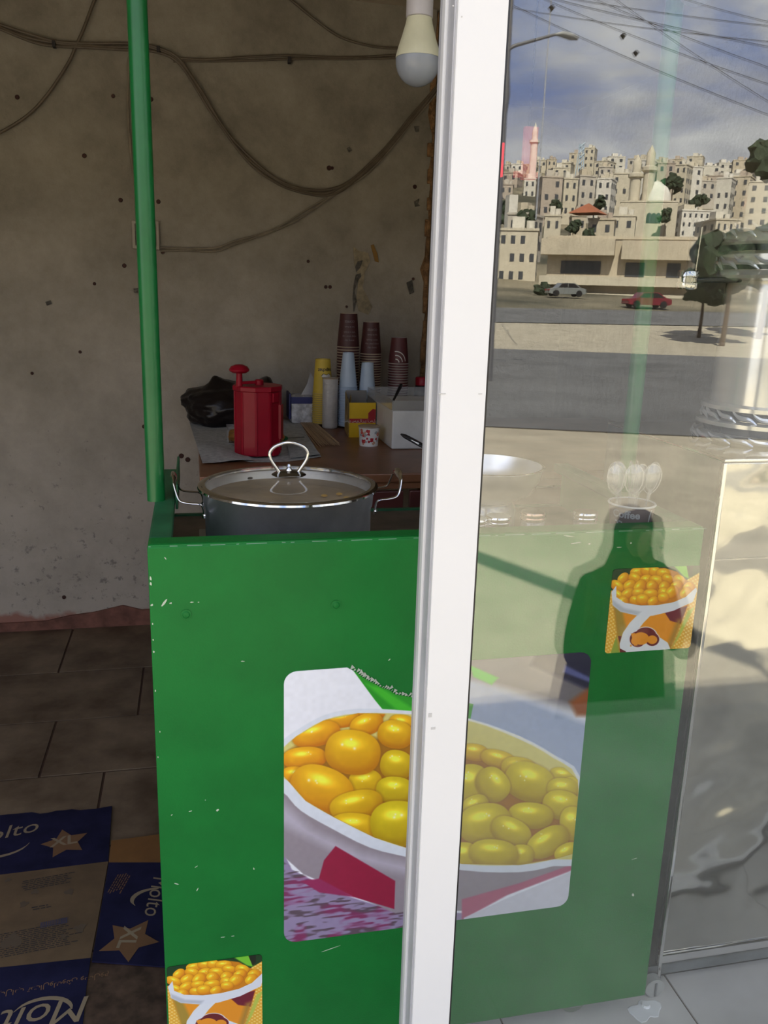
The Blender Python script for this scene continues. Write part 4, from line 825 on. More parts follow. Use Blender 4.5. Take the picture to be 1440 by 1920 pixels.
# white sleeve of cups
p = on(620, 796); ws = thing('cup_sleeve', 'tall white wrapped sleeve of cups in front of the yellow stack', 'cups', (PY(619, 750, 3.345).x, 3.345, TZ)); hs = PY(619, 709, 3.345).z-TZ
q = B(); pr = [(.026, 0), (.030, .004)]; nn = 22
for i in range(nn): z = .006+i*(hs-.012)/nn; pr += [(.0302, z), (.0308, z+.003), (.0302, z+.005)]
q.lathe(pr+[(.031, hs-.006), (.030, hs-.001), (.027, hs)], n=36); q.build('sleeve', M_sleeve, ws, smooth=True)
q = B(); q.lathe([(.031, hs-.003), (.0315, hs+.001), (.026, hs+.002), (.024, hs-.001)], n=36, cap=False); q.build('rim', M_rim, ws, smooth=True)
# yellow box
yb = thing('yellow_box', 'open yellow cardboard box with a red band between the cups', 'box', (0, 0, 0))
fx0, fx1, fy, by_ = .563, .664, 3.12, 3.305; fz = PY(657, 755, fy).z; R0 = Vector((fx0, fy, TZ)); bx0 = .580
def quadbox(a, b_, c, d, th, nm, m, **k):   # a,b,c,d corners; thickness along normal
    A = [Vector(v) for v in (a, b_, c, d)]; n = (A[1]-A[0]).cross(A[3]-A[0]).normalized()*th; q = B(); q.add([*A, *[v+n for v in A]], [(0, 1, 2, 3), (7, 6, 5, 4), (0, 4, 5, 1), (1, 5, 6, 2), (2, 6, 7, 3), (3, 7, 4, 0)]); return q.build(nm, m, yb, **k)
quadbox((fx0, fy, TZ), (fx1-.001, fy, TZ), (fx1-.001, fy, fz), (fx0, fy, fz), .002, 'front_panel', M_ybox)
quadbox((fx0-.002, fy+.004, TZ), (bx0-.002, by_, TZ), (bx0-.002, by_, fz+.02), (fx0-.002, fy+.004, fz), .002, 'side_panel', M_yboxside)
quadbox((bx0, by_+.002, TZ), (fx1, by_+.002, TZ), (fx1, by_+.002, fz+.025), (bx0, by_+.002, fz+.025), .002, 'rear_panel', M_greycard)
quadbox((fx1-.001, fy+.004, TZ), (fx1+.003, by_, TZ), (fx1+.003, by_, fz+.01), (fx1-.001, fy+.004, fz), .002, 'side_panel', M_greycard)
quadbox((fx0+.004, fy+.06, fz-.05), (fx0+.018, fy+.15, fz-.05), (fx0+.030, fy+.15, fz+.012), (fx0+.016, fy+.06, fz+.008), .002, 'top_flap', M_yboxside)
q = B(); q.box(fx0, fx1-.001, fy-.0032, fy-.0022, TZ+.055, TZ+.071); q.build('red_band', M_redprint, yb)
q = B(); q.prism([(.634, TZ+.055), (.662, TZ+.055), (.662, TZ+.105), (.652, TZ+.108), (.634, TZ+.092)], lambda u, v, d: (u, fy-.0034-d, v), .0008); q.build('red_house_print', M_redprint, yb)
text('شاي سيلاني اصلي', .013, lambda x, y: (.605+x, fy-.0046, TZ+.063+y), 'lettering', M_print, yb)
# white bin with clear lid
bn2 = thing('storage_bin', 'white plastic storage bin with a cloudy clear top on the table', 'bin', (0, 0, 0)); b0, b1, g0, g1 = .668, .93, 2.86, 3.29; bz = PY(735, 770, g0).z
q = B(); q.box(b0, b1, g0, g1, TZ+.001, bz, bev=.006); q.build('bin_body', M_bin, bn2)
q = B(); q.box(b0-.004, b1, g0-.003, g0, bz+.001, bz+.035); q.box(b0-.004, b0, g0, g1, bz+.001, bz+.035); q.box(b0, b1, g1, g1+.003, bz+.001, bz+.035); q.box(b1, b1+.003, g0, g1, bz+.001, bz+.035); q.build('clear_rim', M_clear, bn2)
q = B(); p0 = PY(737, 752, 3.0); p1 = PY(752, 722, 3.1); q.tube([p0, p0.lerp(p1, .5), p1], [.004, .006, .007], 8); q.build('scoop_handle', M_black, thing('scoop', 'dark scoop handle sticking out of the white bin', 'scoop', (0, 0, 0)), smooth=True)
rd = thing('red_jar', 'small dark jar with a red cap behind the white bin', 'jar', (PY(790, 735, 3.5).x, 3.5, TZ)); hz_ = PY(790, 707, 3.5).z-TZ
q = B(); q.lathe([(.03, 0), (.032, .01), (.032, hz_-.05), (.026, hz_-.035)], n=24); q.build('jar_body', M_black, rd, smooth=True)
q = B(); q.lathe([(.027, hz_-.034), (.027, hz_-.004), (.024, hz_), (0, hz_)], n=24); q.build('jar_cap', M_red, rd, smooth=True)
# small printed tub
cn_ = thing('printed_tub', 'small white tub with red food pictures in front of the yellow box', 'tub', (PY(692, 800, 2.95).x, 2.95, TZ)); hz_ = PY(692, 799, 2.95).z-TZ
q = B(); q.lathe([(.033, 0), (.037, hz_)], n=32); q.build('tub_wall', M_white2, cn_, smooth=True)
q = B(); q.lathe([(.038, hz_-.003), (.039, hz_+.001), (.036, hz_+.003), (0, hz_+.002)], n=32); q.build('tub_lid', mat('dull_gold_lid', (.35, .28, .2), .4), cn_, smooth=True)
for k in range(26):
    f = wrap(.033, .037, hz_, random.uniform(.1, .85)*hz_, -PI/2+random.uniform(-1.3, 1.3)); s = random.uniform(.004, .009)
    q = B(); q.add([f(0, 0)]+[f(s*math.cos(t)*random.uniform(.6, 1.3), s*math.sin(t)*random.uniform(.6, 1.2)) for t in [i*PI/4 for i in range(8)]], [(0, i+1, (i+1) % 8+1) for i in range(8)])
    q.build('food_print', [M_redprint, mat('peach_print', (.5, .3, .2), .6), mat('red_print_b', (.5, .05, .04), .6), mat('grey_print', (.3, .32, .34), .6)][k % 4], cn_)
# skewers: individual thin sticks
a0, a1, e0, e1 = on(556, 788), on(584, 788), on(597, 838), on(638, 834); base = None
for i in range(38):
    t = (i+random.uniform(-.3, .3))/37; a = a0.lerp(a1, t); e_ = e0.lerp(e1, t)+Vector((random.uniform(-.006, .006), random.uniform(-.03, .02), 0)); lay = i % 3; L = (e_-a).length
    if base is None: q = B(); q.tube([(0, 0, 0), (0, -.97, 0), (0, -1, 0)], [.0013, .0013, .0003], 5); base = q.build('skewer', M_skew, label='thin bamboo skewer in the loose bundle on the table', cat='skewer', group='bamboo skewers fanned on the table'); o = base
    else: o = base.copy(); COL.objects.link(o)
    o.location = (a.x, a.y, TZ+.0022+lay*.0033); o.scale = (1, L, 1); o.rotation_euler = (0, 0, math.atan2(e_.x-a.x, -(e_.y-a.y)))
# ladle handle poking over the counter beside the frame
ld = thing('ladle', 'ladle with a black slotted handle tip beside the window frame', 'ladle', (0, 0, 0)); c0 = PY(752, 814, 1.72); c1_ = PY(800, 840, 1.68); c2_ = PY(870, 905, 1.6); c3_ = Vector((.47, 1.52, 1.0))
q = B(); q.tube([c0, c0.lerp(c1_, .15), c0.lerp(c1_, .6), c1_], [.003, .007, .008, .007], 10, flat=.6); q.build('handle_grip', M_black, ld, smooth=True)
q = B(); q.tube([c0.lerp(c1_, .2)+Vector((.001, -.007, -.0005)), c0.lerp(c1_, .65)+Vector((.001, -.008, -.0005))], [.0015, .003], 8, flat=.6); q.build('handle_slot', M_white2, ld, smooth=True)
q = B(); q.tube(catmull([c1_, c2_, c3_], 5), .003, 8); q.build('shaft', M_chrome, ld, smooth=True)
q = B(); q.lathe([(0, 0), (.02, .003), (.034, .014), (.038, .03), (.036, .03), (.032, .016), (.019, .006), (0, .003)], c=(.47, 1.52, .960), n=28, cap=False); q.build('ladle_bowl', M_chrome, ld, smooth=True)

# ================================================================== CABLES, BOX, BULBS
def cable(pts, r, m, label, strands=1, gap=.009, Y=3.648):
    t = thing('cable', label, 'cable', (0, 0, 0)); w = [PY(x, y, Y-r) for x, y in pts]; c = catmull(w, 6)
    for k in range(strands):
        q = B(); off = (k-(strands-1)/2)*gap; cc_ = [p+Vector((.3*off*math.sin(i*.5+k), -abs(off)*.15, off+.25*gap*math.sin(i*.35+k*2))) for i, p in enumerate(c)]
        q.tube(cc_, r, 7); q.build('strand', m, t, smooth=True)
    return t
k1 = cable([(-60, 20), (0, 50), (60, 72), (110, 82), (180, 86), (245, 88), (290, 92), (335, 113), (370, 165), (400, 210), (440, 270), (480, 310), (530, 345), (580, 360), (620, 360), (660, 340), (700, 305), (745, 255), (790, 200), (830, 150)], .0055, M_cabled, 'thick brown cable bundle sagging across the back wall from the upper left', 3, .009)
k2 = cable([(325, 112), (380, 113), (450, 110), (543, 108), (640, 109), (745, 105), (830, 100)], .0045, M_cabled, 'straight double cable running right towards the light bulb', 2, .010)
cable([(520, -20), (545, 0), (590, 35), (640, 70), (690, 86), (740, 89), (830, 86)], .005, M_cabled, 'single cable sagging behind the light bulb from the top')
cable([(190, -20), (178, 0), (160, 45), (142, 88), (128, 120), (90, 175), (50, 218), (0, 250), (-50, 265)], .006, M_cabled, 'single cable curving down at the left edge of the wall')
cable([(300, 468), (350, 468), (405, 467), (440, 456), (490, 440), (540, 418), (590, 388), (640, 356), (690, 320), (740, 268), (780, 218), (830, 160)], .0042, M_cable, 'pale double cable rising right from the wall socket box', 2, .011)
cable([(247, 95), (241, 115), (240, 150), (240, 195), (241, 240), (247, 300), (254, 360), (262, 420)], .0042, M_cable, 'pale double cable dropping beside the green post to the socket box', 2, .010)
for par, pts in ((k1, [(101, 82), (297, 92)]), (k2, [(543, 112)])):
    for x, y in pts: p = PY(x, y, 3.638); q = B(); q.box(p.x-.006, p.x+.006, 3.628, 3.659, p.z-.012, p.z+.010, bev=.002); q.build('cable_clip', M_ink, par)
jb = PY(273, 440, 3.64); jbx = thing('socket_box', 'shabby wall socket box behind the green post', 'socket', (jb.x, 3.659, jb.z))
q = B(); q.box(-.052, .052, -.022, -.001, -.055, .052, bev=.004); q.build('box_frame', mat('old_socket_plastic', (.34, .30, .24), .6), jbx); q = B(); q.box(-.040, .040, -.027, -.0225, -.042, .040, bev=.002); q.build('face_plate', M_chipw, jbx)
def bulb(x, y, ztip, label):
    t = thing('light_bulb', label, 'bulb', (x, y, ztip)); t.scale = (.96, .96, 1)
    q = B(); q.lathe([(.0005, 0)]+[(.039*math.sin(a*PI/2/8), .0385-.0385*math.cos(a*PI/2/8)) for a in range(1, 9)]+[(.039, .043)], n=36, cap=False); q.build('dome', M_bulbd, t, smooth=True)
    q = B(); q.lathe([(.0393, .0432), (.0393, .045), (.0355, .059), (.029, .078), (.0235, .096), (.022, .104), (0, .104)], n=36, cap=False); q.build('bulb_body', M_bulbw, t, smooth=True)
    q = B(); q.lathe([(.0215, .1045), (.0232, .1055), (.0232, .165), (.012, .185), (.004, .19), (0, .19)], n=28, cap=False); q.build('lampholder', M_sock, t, smooth=True)
    q = B(); q.tube([(0, 0, .19), (0, 0, WT-ztip)], .003, 6); q.build('cord', M_white2, t)
bulb(PY(784, 100, 1.53).x, 1.53, PY(785, 163, 1.53).z, 'unlit white light bulb hanging beside the window frame')
bulb(PY(1305, 0, 1.53).x, 1.53, PY(1305, 12, 1.53).z, 'second hanging bulb behind the glass, only its tip showing')
ls = thing('led_sign', 'small red lit sign inside the shop behind the glass', 'sign', (0, 0, 0)); M_led = mat('red_led', (1, .03, .05), .5, emit=(1, .03, .06, .9)); M_ledw = mat('red_panel', (.5, .05, .06), .5, emit=(1, .08, .10, .10))
a = PY(986, 236, 2.6); c = PY(1004, 338, 2.6); q = B(); q.box(a.x, c.x, 2.6, 2.62, c.z, a.z, bev=.002); q.build('lit_panel', M_ledw, ls)
a = PY(962, 322, 2.6); c = PY(1003, 336, 2.6); q = B(); q.box(a.x, c.x, 2.578, 2.597, c.z, a.z); q.build('lit_panel', M_ledw, ls)
a = PY(935, 268, 2.6); c = PY(938, 332, 2.6); q = B(); q.box(a.x, c.x+.004, 2.59, 2.61, c.z, a.z); q.build('lit_tube', M_led, ls)
q = B(); a = PY(995, 236, 2.6); q.tube([(a.x, 2.61, a.z), (a.x, 2.61, WT)], .003, 6); q.tube([(PY(936, 268, 2.6).x, 2.605, PY(936, 268, 2.6).z), (PY(936, 268, 2.6).x, 2.605, WT)], .002, 6); q.build('hanger', M_black, ls)

# ================================================================== THE STREET, SEEN AS A REFLECTION IN THE PANES
def prof_z(d):      # ground height against distance from the pane
    xs = [0, 4.6, 46, 60, 76, 92, 112, 150, 205, 420, 520, 900]; zs = [-1.1, -1.1, -1.1, -.2, 1.3, 1.9, 3.2, 8.5, 17.5, 62, 72, 60]
    return float(np.interp(d, xs, zs))
def strip(y0, y1, name, m, tilt=0., lift=0., nseg=10, x0=-160, x1=400, **k):
    q = B(); v = []; f = []; nx = 24
    for j in range(nseg+1):
        y = y0+(y1-y0)*j/nseg
        for i in range(nx+1):
            x = x0+(x1-x0)*i/nx; yy = y+tilt*x; v.append((x, yy, prof_z(-yy+.0)+lift))
    for j in range(nseg):
        for i in range(nx): a = j*(nx+1)+i; f.append((a, a+1, a+nx+2, a+nx+1))
    q.add(v, f); return q.build(name, m, kind='structure', smooth=True, **k)
strip(.9, -60, 'ground_street', M_conc, nseg=30, x0=-60, x1=160)
strip(-16, -44, 'ground_road', M_asph, tilt=.35, lift=.02, nseg=12, x0=-30, x1=60)
strip(-56, -66, 'ground_road_far', M_asph, tilt=-.05, lift=.05, nseg=6, x0=-60, x1=160)
strip(-59, -900, 'ground_hill', M_hill, nseg=60, x0=-300, x1=700)
# person in black standing on the lower street
yp = -1.12; pc = RY(1168, 1200, MIR-yp); ptop = RY(1195, 958, MIR-yp).z; PXc = pc.x
per = thing('person', 'person in a long black robe and headscarf standing outside, holding up a phone', 'person', (PXc, yp, -1.1)); HT = ptop+1.1
vsk = {'pel': (0, 0, .52), 'sp': (0, 0, .63), 'ch': (0, .01, .76), 'nk': (.01, .01, .87), 'hd': (.015, .02, .945), 'lsh': (-.105, 0, .81), 'lel': (-.165, .05, .63), 'lwr': (-.07, .16, .72), 'rsh': (.115, 0, .81), 'rel': (.155, .05, .63), 'rwr': (.03, .16, .74), 'lh': (-.07, -.01, .30), 'll': (-.08, 0, .06), 'rh': (.07, -.01, .30), 'rl': (.08, 0, .06)}
rad = {'pel': .115, 'sp': .10, 'ch': .105, 'nk': .05, 'hd': .06, 'lsh': .05, 'lel': .038, 'lwr': .022, 'rsh': .05, 'rel': .038, 'rwr': .022, 'lh': .075, 'll': .05, 'rh': .075, 'rl': .05}
ed = [('pel', 'sp'), ('sp', 'ch'), ('ch', 'nk'), ('nk', 'hd'), ('ch', 'lsh'), ('lsh', 'lel'), ('lel', 'lwr'), ('ch', 'rsh'), ('rsh', 'rel'), ('rel', 'rwr'), ('pel', 'lh'), ('lh', 'll'), ('pel', 'rh'), ('rh', 'rl')]
ks = list(vsk); me = bpy.data.meshes.new('body'); me.from_pydata([tuple(c*HT for c in vsk[k]) for k in ks], [(ks.index(a), ks.index(c)) for a, c in ed], []); ob = bpy.data.objects.new('body', me); COL.objects.link(ob); ob.parent = per; me.materials.append(M_robe)
sm = ob.modifiers.new('skin', 'SKIN'); 
for i, k in enumerate(ks): me.skin_vertices[0].data[i].radius = (rad[k]*HT, rad[k]*HT*.8)
me.skin_vertices[0].data[0].use_root = True; ob.modifiers.new('sub', 'SUBSURF').levels = 2; ob.modifiers['sub'].render_levels = 2
q = B(); q.lathe([(.20*HT, .012), (.19*HT, .15*HT), (.165*HT, .4*HT), (.145*HT, .56*HT), (.125*HT, .70*HT), (.10*HT, .80*HT), (.05*HT, .85*HT)], n=40, cap=False, fr=lambda a: 1+.05*math.sin(9*a)-.18*abs(math.sin(a))); q.build('robe', M_robe, per, smooth=True)
q = B(); q.lathe([(.135*HT, .70*HT), (.12*HT, .78*HT), (.075*HT, .85*HT), (.060*HT, .90*HT), (.062*HT, .95*HT), (.05*HT, .985*HT), (.02*HT, 1.0*HT), (0, 1.0*HT)], c=(.012*HT, .0, 0), n=36, cap=False, fr=lambda a: 1+.03*math.sin(7*a)); q.build('headscarf', M_robe, per, smooth=True)
q = B(); fcx = .012*HT; q.lathe([(0, -.075), (.03, -.065), (.05, -.03), (.056, 0), (.054, .03), (.04, .06), (0, .07)], c=(fcx, .055*HT, .925*HT), n=24, cap=False); q.lathe([(0, 0), (.008, .004), (.006, .03), (0, .034)], c=(fcx, .055*HT+.056, .915*HT), n=8); q.build('face', M_skin, per, smooth=True)
for s in (-1, 1):
    q = B(); q.lathe([(0, -.006), (.009, 0), (0, .006)], c=(fcx+s*.022, .055*HT+.05, .93*HT), n=10); q.build('eye', M_black, per)
    x0 = (-.07 if s < 0 else .03)*HT; q = B(); q.box(x0-.012, x0+.012, .165*HT, .165*HT+.05, .715*HT, .745*HT, bev=.01)
    for k in range(4): q.tube([(x0-.012+.008*k, .165*HT+.045, .745*HT), (x0-.012+.008*k+.01*-s, .165*HT+.065, .76*HT), (x0-.012+.008*k+.02*-s, .165*HT+.06, .775*HT)], [.005, .0045, .0035], 6)
    q.tube([(x0-s*-.0, .165*HT+.02, .74*HT), (x0-s*.014, .165*HT+.04, .765*HT)], [.006, .004], 6); q.build('hand', M_skin, per, smooth=True)
q = B(); q.box(-.055*HT, .018*HT, .165*HT+.068, .165*HT+.076, .74*HT, .79*HT, bev=.003); q.build('phone', M_black, per)

# street lamp, wires, cars, buildings, trees
def rp(px, py, d): return RY(px, py, d)
D = 25.; lpb = rp(926, 560, D); lamp = thing('street_lamp', 'grey street lamp post with one arm across the road', 'street lamp', (rp(958, 0, D).x, MIR-D, -1.1)); lx = 0
q = B(); q.lathe([(.12, 0), (.11, 4.), (.10, 6.4), (.08, 12.)], n=16); q.build('post', mat('lamp_post_metal', (.10, .10, .115), .6), lamp, smooth=True)
a0 = rp(966, 85, D)-Vector(lamp.location); a1 = rp(1042, 64, D)-Vector(lamp.location); a2 = rp(1084, 70, D)-Vector(lamp.location)
q = B(); q.tube([(0, 0, a0.z-.12), a0, a1], [.05, .05, .04], 8); q.build('arm', MATS['lamp_post_metal'], lamp, smooth=True)
q = B(); q.tube([a1, a1.lerp(a2, .3)+Vector((0, 0, .03)), a1.lerp(a2, .7), a2-Vector((0, 0, .03))], [.05, .13, .15, .07], 12, flat=.6); q.build('lamp_head', mat('lamp_head_metal', (.30, .30, .30), .5), lamp, smooth=True)
q = B(); q.lathe([(.10, 0), (.15, .5), (.10, 1.1)], c=(0, 0, 7.6), n=12); q.build('junction_sleeve', MATS['lamp_post_metal'], lamp, smooth=True)
wires = [((880, -60), (1500, 70)), ((960, -5), (1500, 210)), ((1010, -20), (1500, 150)), ((1060, -40), (1500, 120)), ((1120, -40), (1500, 200)), ((930, -40), (1500, 30)), ((1180, -50), (1500, 30)), ((940, 0), (1500, 60))]
for i, ((xa, ya), (xb, yb_)) in enumerate(wires):
    A = rp(xa, ya, 26+i); Bq = rp(xb, yb_, 19+i*.6); dirv = (Bq-A); A2 = A-dirv*.3; B2 = Bq+dirv*.6
    q = B(); q.tube([A2.lerp(B2, t/16)-Vector((0, 0, 4*.35*(t/16)*(1-t/16))) for t in range(17)], .012, 5)
    q.build('power_line', M_black, label='thin dark overhead power line crossing the reflected sky', cat='power line', group='overhead power lines')
for x, y in ((1193, 100), (1169, 68), (1035, 15)):
    p = rp(x, y, 24); q = B(); q.lathe([(0, -.10), (.05, -.03), (.09, .02), (.03, .08), (0, .09)], c=p, n=10); q.build('wire_spacer', M_black, label='small dark spacer hanging on an overhead wire', cat='spacer', group='spacers on the wires')
q = B(); a = rp(1034, 0, 40); q.tube([(a.x, a.y, 5.0), (a.x, a.y, 24)], .03, 6); q.build('mast', mat('grey_mast', (.35, .36, .4), .6), label='thin tall grey mast beyond the street lamp', cat='mast')
# cars
def car(px, py, d, L, col, label, rz):
    p = rp(px, py, d); z = prof_z(-p.y)+.07; t = thing('car', label, 'car', (p.x, p.y, z), rz=rz); m = mat('car_paint_'+('red' if col[1] < .1 else 'grey'), col, .35, coat=.3)
    hl = L/2; body = [(-hl, .35), (-hl*.97, .75), (-hl*.55, .88), (-hl*.35, 1.35), (hl*.35, 1.38), (hl*.72, .92), (hl*.98, .80), (hl, .4), (hl*.9, .28), (-hl*.9, .28)]
    q = B(); q.prism(body, lambda u, v, dd: (u, -.8+dd, v), 1.6); q.build('car_body', m, t)
    q = B(); q.prism([(-hl*.50, .9), (-hl*.33, 1.29), (-.03, 1.31), (-.03, .9)], lambda u, v, dd: (u, -.81+dd, v), 1.62); q.prism([(.03, .9), (.03, 1.31), (hl*.33, 1.31), (hl*.62, .92)], lambda u, v, dd: (u, -.81+dd, v), 1.62); q.build('side_window', M_black, t)
    for s in (-1, 1):
        for e_ in (-1, 1):
            q = B(); q.lathe([(.12, -.1), (.32, -.1), (.33, 0), (.32, .1), (.12, .1)], n=18, R=Matrix.Translation((s*hl*.62, e_*.76, .33)) @ Matrix.Rotation(PI/2, 4, 'X')); q.build('wheel', M_black, t, smooth=True)
    q = B(); q.box(-hl-.02, -hl+.04, -.7, -.35, .6, .74); q.box(-hl-.02, -hl+.04, .35, .7, .6, .74); q.build('tail_lamp', M_red, t)
car(1060, 548, 84, 3.9, (.16, .17, .17), 'pale grey hatchback parked below the long beige building', .1); car(1213, 562, 72, 4.1, (.14, .006, .015), 'dark red car parked at the right of the far road', .08)
FOOT = []
# facades
FC = [(.50, .45, .36), (.46, .40, .31), (.55, .52, .46), (.38, .32, .27), (.60, .57, .52), (.44, .40, .35)]
M_fac = [mat('limestone_facade_%s' % w, c, .9, noise=.08, nscale=.4) for w, c in zip(('cream', 'sand', 'pale', 'brown', 'white', 'grey'), FC)]
M_win = mat('far_window', (.05, .055, .065), .4)
def building(xa, xb, yt, d, mi, label, floors=None, cols=None, depth=11, rz=0., group=None, base=-6., wfrac=.34, name='apartment_block', roof=None, windows=True):
    for _ in range(40):
        A = rp(xa, 560, d); Bq = rp(xb, 560, d); w = abs(Bq.x-A.x); cx = (A.x+Bq.x)/2; rad_ = (w+depth)*.33; cy_ = MIR-d-depth/2
        if all(math.hypot(cx-a, cy_-c) > rad_+r_ for a, c, r_ in FOOT): break
        d += 4
    FOOT.append((cx, cy_, rad_)); A = rp(xa, 560, d); Bq = rp(xb, 560, d)
    zt = rp((xa+xb)/2, yt, d).z; zb = prof_z(d-2)+base
    w *= .87; t = thing(name, label, 'building', (cx, MIR-d, zb), rz=rz+.5, group=group); h = zt-zb
    q = B(); q.box(-w/2, w/2, -depth, 0, 0, h, bev=.0); q.box(-w/2-.15, w/2+.15, -depth-.15, .15, h, h+.35); q.build('walls', M_fac[mi % 6], t)
    if not windows: return t, w, h
    fl_ = floors or max(2, int((h+base)/3.1)); cl = cols or max(2, int(w/3.2)); wm = B(); fh = min(3.1, h/fl_)
    for i in range(fl_):
        z = h-(i+.72)*fh
        for j in range(cl):
            x = -w/2+(j+.5)*w/cl; ww = w/cl*wfrac/2
            if random.random() < .08: continue
            wm.box(x-ww, x+ww, -.25, .04, z, z+fh*.45)
            if (j+i) % 3 == 0 and windows == 'b': wm.box(x-ww*1.5, x+ww*1.5, 0, .8, z-.5, z-.35)
        for j in range(3): yy = -depth*(j+.5)/3; wm.box(w/2-.2, w/2+.04, yy-.6, yy+.6, z, z+fh*.45); wm.box(-w/2-.04, -w/2+.2, yy-.6, yy+.6, z, z+fh*.45)
    wm.build('windows', M_win, t, kind='stuff')
    q = B(); q.box(-w*.2, w*.12, -depth*.7, -depth*.4, h+.35, h+2.2); q.lathe([(.6, 0), (.6, 1.3)], c=(w*.28, -depth*.4, h+.35), n=10); q.build('roof_room', M_fac[(mi+2) % 6], t)
    return t, w, h
# the near ones, one by one
building(925, 1003, 432, 118, 0, 'pale four storey block with rows of small windows at the far left', 4, 4, depth=10, rz=-.1, base=-3, wfrac=.45)
bt, w, h = building(1012, 1290, 448, 96, 1, 'long low beige building with two deep balconies by the far road', windows=False, depth=7, rz=.02, base=-2, name='long_building')
q = B(); q.box(-w/2-.6, -.5, 0, 2.0, h-1.9, h-.1); q.box(.3, w/2+.4, 0, 1.6, h-2.3, h-.2); q.build('roof_slab', M_fac[1], bt); q = B(); q.box(-w*.40, -w*.12, -.2, .06, h-4.0, h-2.5); q.box(w*.05, w*.18, -.2, .06, h-4.2, h-2.6); q.box(w*.33, w*.42, -.2, .06, h-4.2, h-2.6); q.build('window', M_win, bt)
q = B(); q.box(-w/2-.6, w/2, 0, 1.9, h-5.3, h-4.3); q.box(-w/2, w/2, .05, 2.6, h-9, h-6.2); q.build('balcony_parapet', M_fac[0], bt)
mq, w, h = building(1146, 1252, 378, 190, 0, 'cream mosque with a white dome and three small arched windows', windows=False, depth=20, base=-4, name='mosque')
q = B(); q.lathe([(3.6, 0), (3.6, .8), (3.4, 2.2), (2.6, 3.8), (1.2, 4.8), (.2, 5.3), (0, 5.6)], c=(w*.10, -6, h), n=28); q.build('dome', M_fac[4], mq, smooth=True)
for x in (w*.02, w*.10, w*.18): q = B(); q.prism([(-.6, 0), (.6, 0), (.6, 1.6), (.4, 2.1), (0, 2.3), (-.4, 2.1), (-.6, 1.6)], lambda u, v, dd, x=x: (x+u, .06-dd, h-4.6+v), .3); q.build('arched_window', M_win, mq)
for x, hh in ((-w*.28, 17), (-w*.05, 19)):
    q = B(); q.lathe([(1.25, 0), (1.25, hh*.68), (1.8, hh*.7), (1.8, hh*.74), (1.0, hh*.76), (1.0, hh*.9), (0, hh)], c=(x, -4, h-6), n=14); q.build('minaret', M_fac[0], mq, smooth=True)
building(1260, 1325, 395, 175, 4, 'pale stepped block with many windows right of the mosque', 5, 6, depth=16, rz=-.3, base=-4)
building(1325, 1372, 412, 170, 0, 'cream block stepping down behind the urn', 4, 4, depth=12, rz=-.3, base=-4)
building(1090, 1140, 412, 160, 1, 'small sandy house in front of the mosque', 2, 2, depth=9, base=-3); building(1130, 1178, 405, 170, 0, 'small house with a red tiled roof by the mosque', 2, 2, depth=9, base=-3)
q = B(); a = rp(1120, 398, 158); q.lathe([(4.2, 0), (0, 2.0)], c=(a.x, a.y-4, a.z), n=4); q.build('tiled_roof', mat('terracotta_roof', (.30, .10, .05), .9), label='small red pyramid tiled roof beside the mosque', cat='roof')
q = B(); a = rp(964, 365, 150); q.box(a.x-.8, a.x+.8, a.y-2, a.y, a.z-9, a.z); q.build('chimney_stack', M_fac[4], label='pale upright chimney stack on the left slope', cat='chimney')
mid = [(1000, 1040, 332, 215, 3), (940, 985, 402, 140, 5), (1040, 1068, 335, 220, 0), (1068, 1100, 330, 225, 5), (1100, 1128, 335, 220, 4), (1128, 1160, 325, 240, 0), (1160, 1185, 300, 255, 4), (1188, 1205, 320, 260, 1), (1208, 1240, 305, 265, 3), (1240, 1262, 308, 270, 0), (1262, 1292, 312, 270, 4), (1318, 1345, 333, 240, 2), (1345, 1378, 330, 235, 1), (1378, 1420, 340, 230, 0), (1010, 1042, 405, 165, 0), (1060, 1088, 405, 165, 1)]
for i, (xa, xb, yt, d, mi) in enumerate(mid): building(xa, xb, yt, d, mi, 'stone faced block on the middle of the reflected hillside', depth=7, rz=random.uniform(-.45, .45), group='blocks on the middle slope', base=-5)
x = 925; i = 0
while x < 1470:
    wd = random.uniform(16, 34); yt = 303+random.uniform(-12, 8)-(16 if 1040 < x < 1090 else 0)
    building(x, x+wd, yt, 400+random.uniform(-20, 20), random.choice([0, 2, 4, 5, 1]), 'distant block on the crest of the reflected hill', depth=9, rz=random.uniform(-.4, .4), group='blocks on the crest', base=-4); x += wd*random.uniform(.8, 1.15)
for yb0, d0, dx_ in ((322, 330, 40), (345, 285, 44)):
    x = 925
    while x < 1470:
        wd = random.uniform(20, 36); building(x, x+wd, yb0+random.uniform(-10, 10), d0+random.uniform(-12, 12), random.choice([0, 1, 2, 3, 4, 5]), 'pale block on the upper slope of the reflected hill', depth=8, rz=random.uniform(-.45, .45), group='blocks on the upper slope', base=-4); x += dx_*random.uniform(.8, 1.2)
q = B(); a = rp(1002, 270, 300); q.lathe([(1.3, -24), (1.3, 0), (1.8, .4), (1.8, 1.2), (1, 1.4), (1, 4), (0, 7)], c=a, n=12); q.build('minaret', M_fac[4], label='slim distant minaret at the left of the skyline', cat='minaret')
q = B(); a = rp(1091, 270, 390)
for s in (-1, 1):
    for e_ in (-1, 1): q.tube([(a.x+s*1.6, a.y+e_*1.6, a.z-18), (a.x+s*.7, a.y+e_*.7, a.z)], .25, 4)
for k in range(7): z = a.z-16+k*2.4; q.tube([(a.x-1.4, a.y+1.4, z), (a.x+1.2, a.y+1.2, z+2.2)], .2, 4)
q.build('lattice_tower', mat('pale_blue_steel', (.4, .5, .6), .5), label='pale lattice mast rising over the crest of the hill', cat='tower')
q = B()   # heap of rubbish at the kerb, the street's shadow band comes from the added bar below
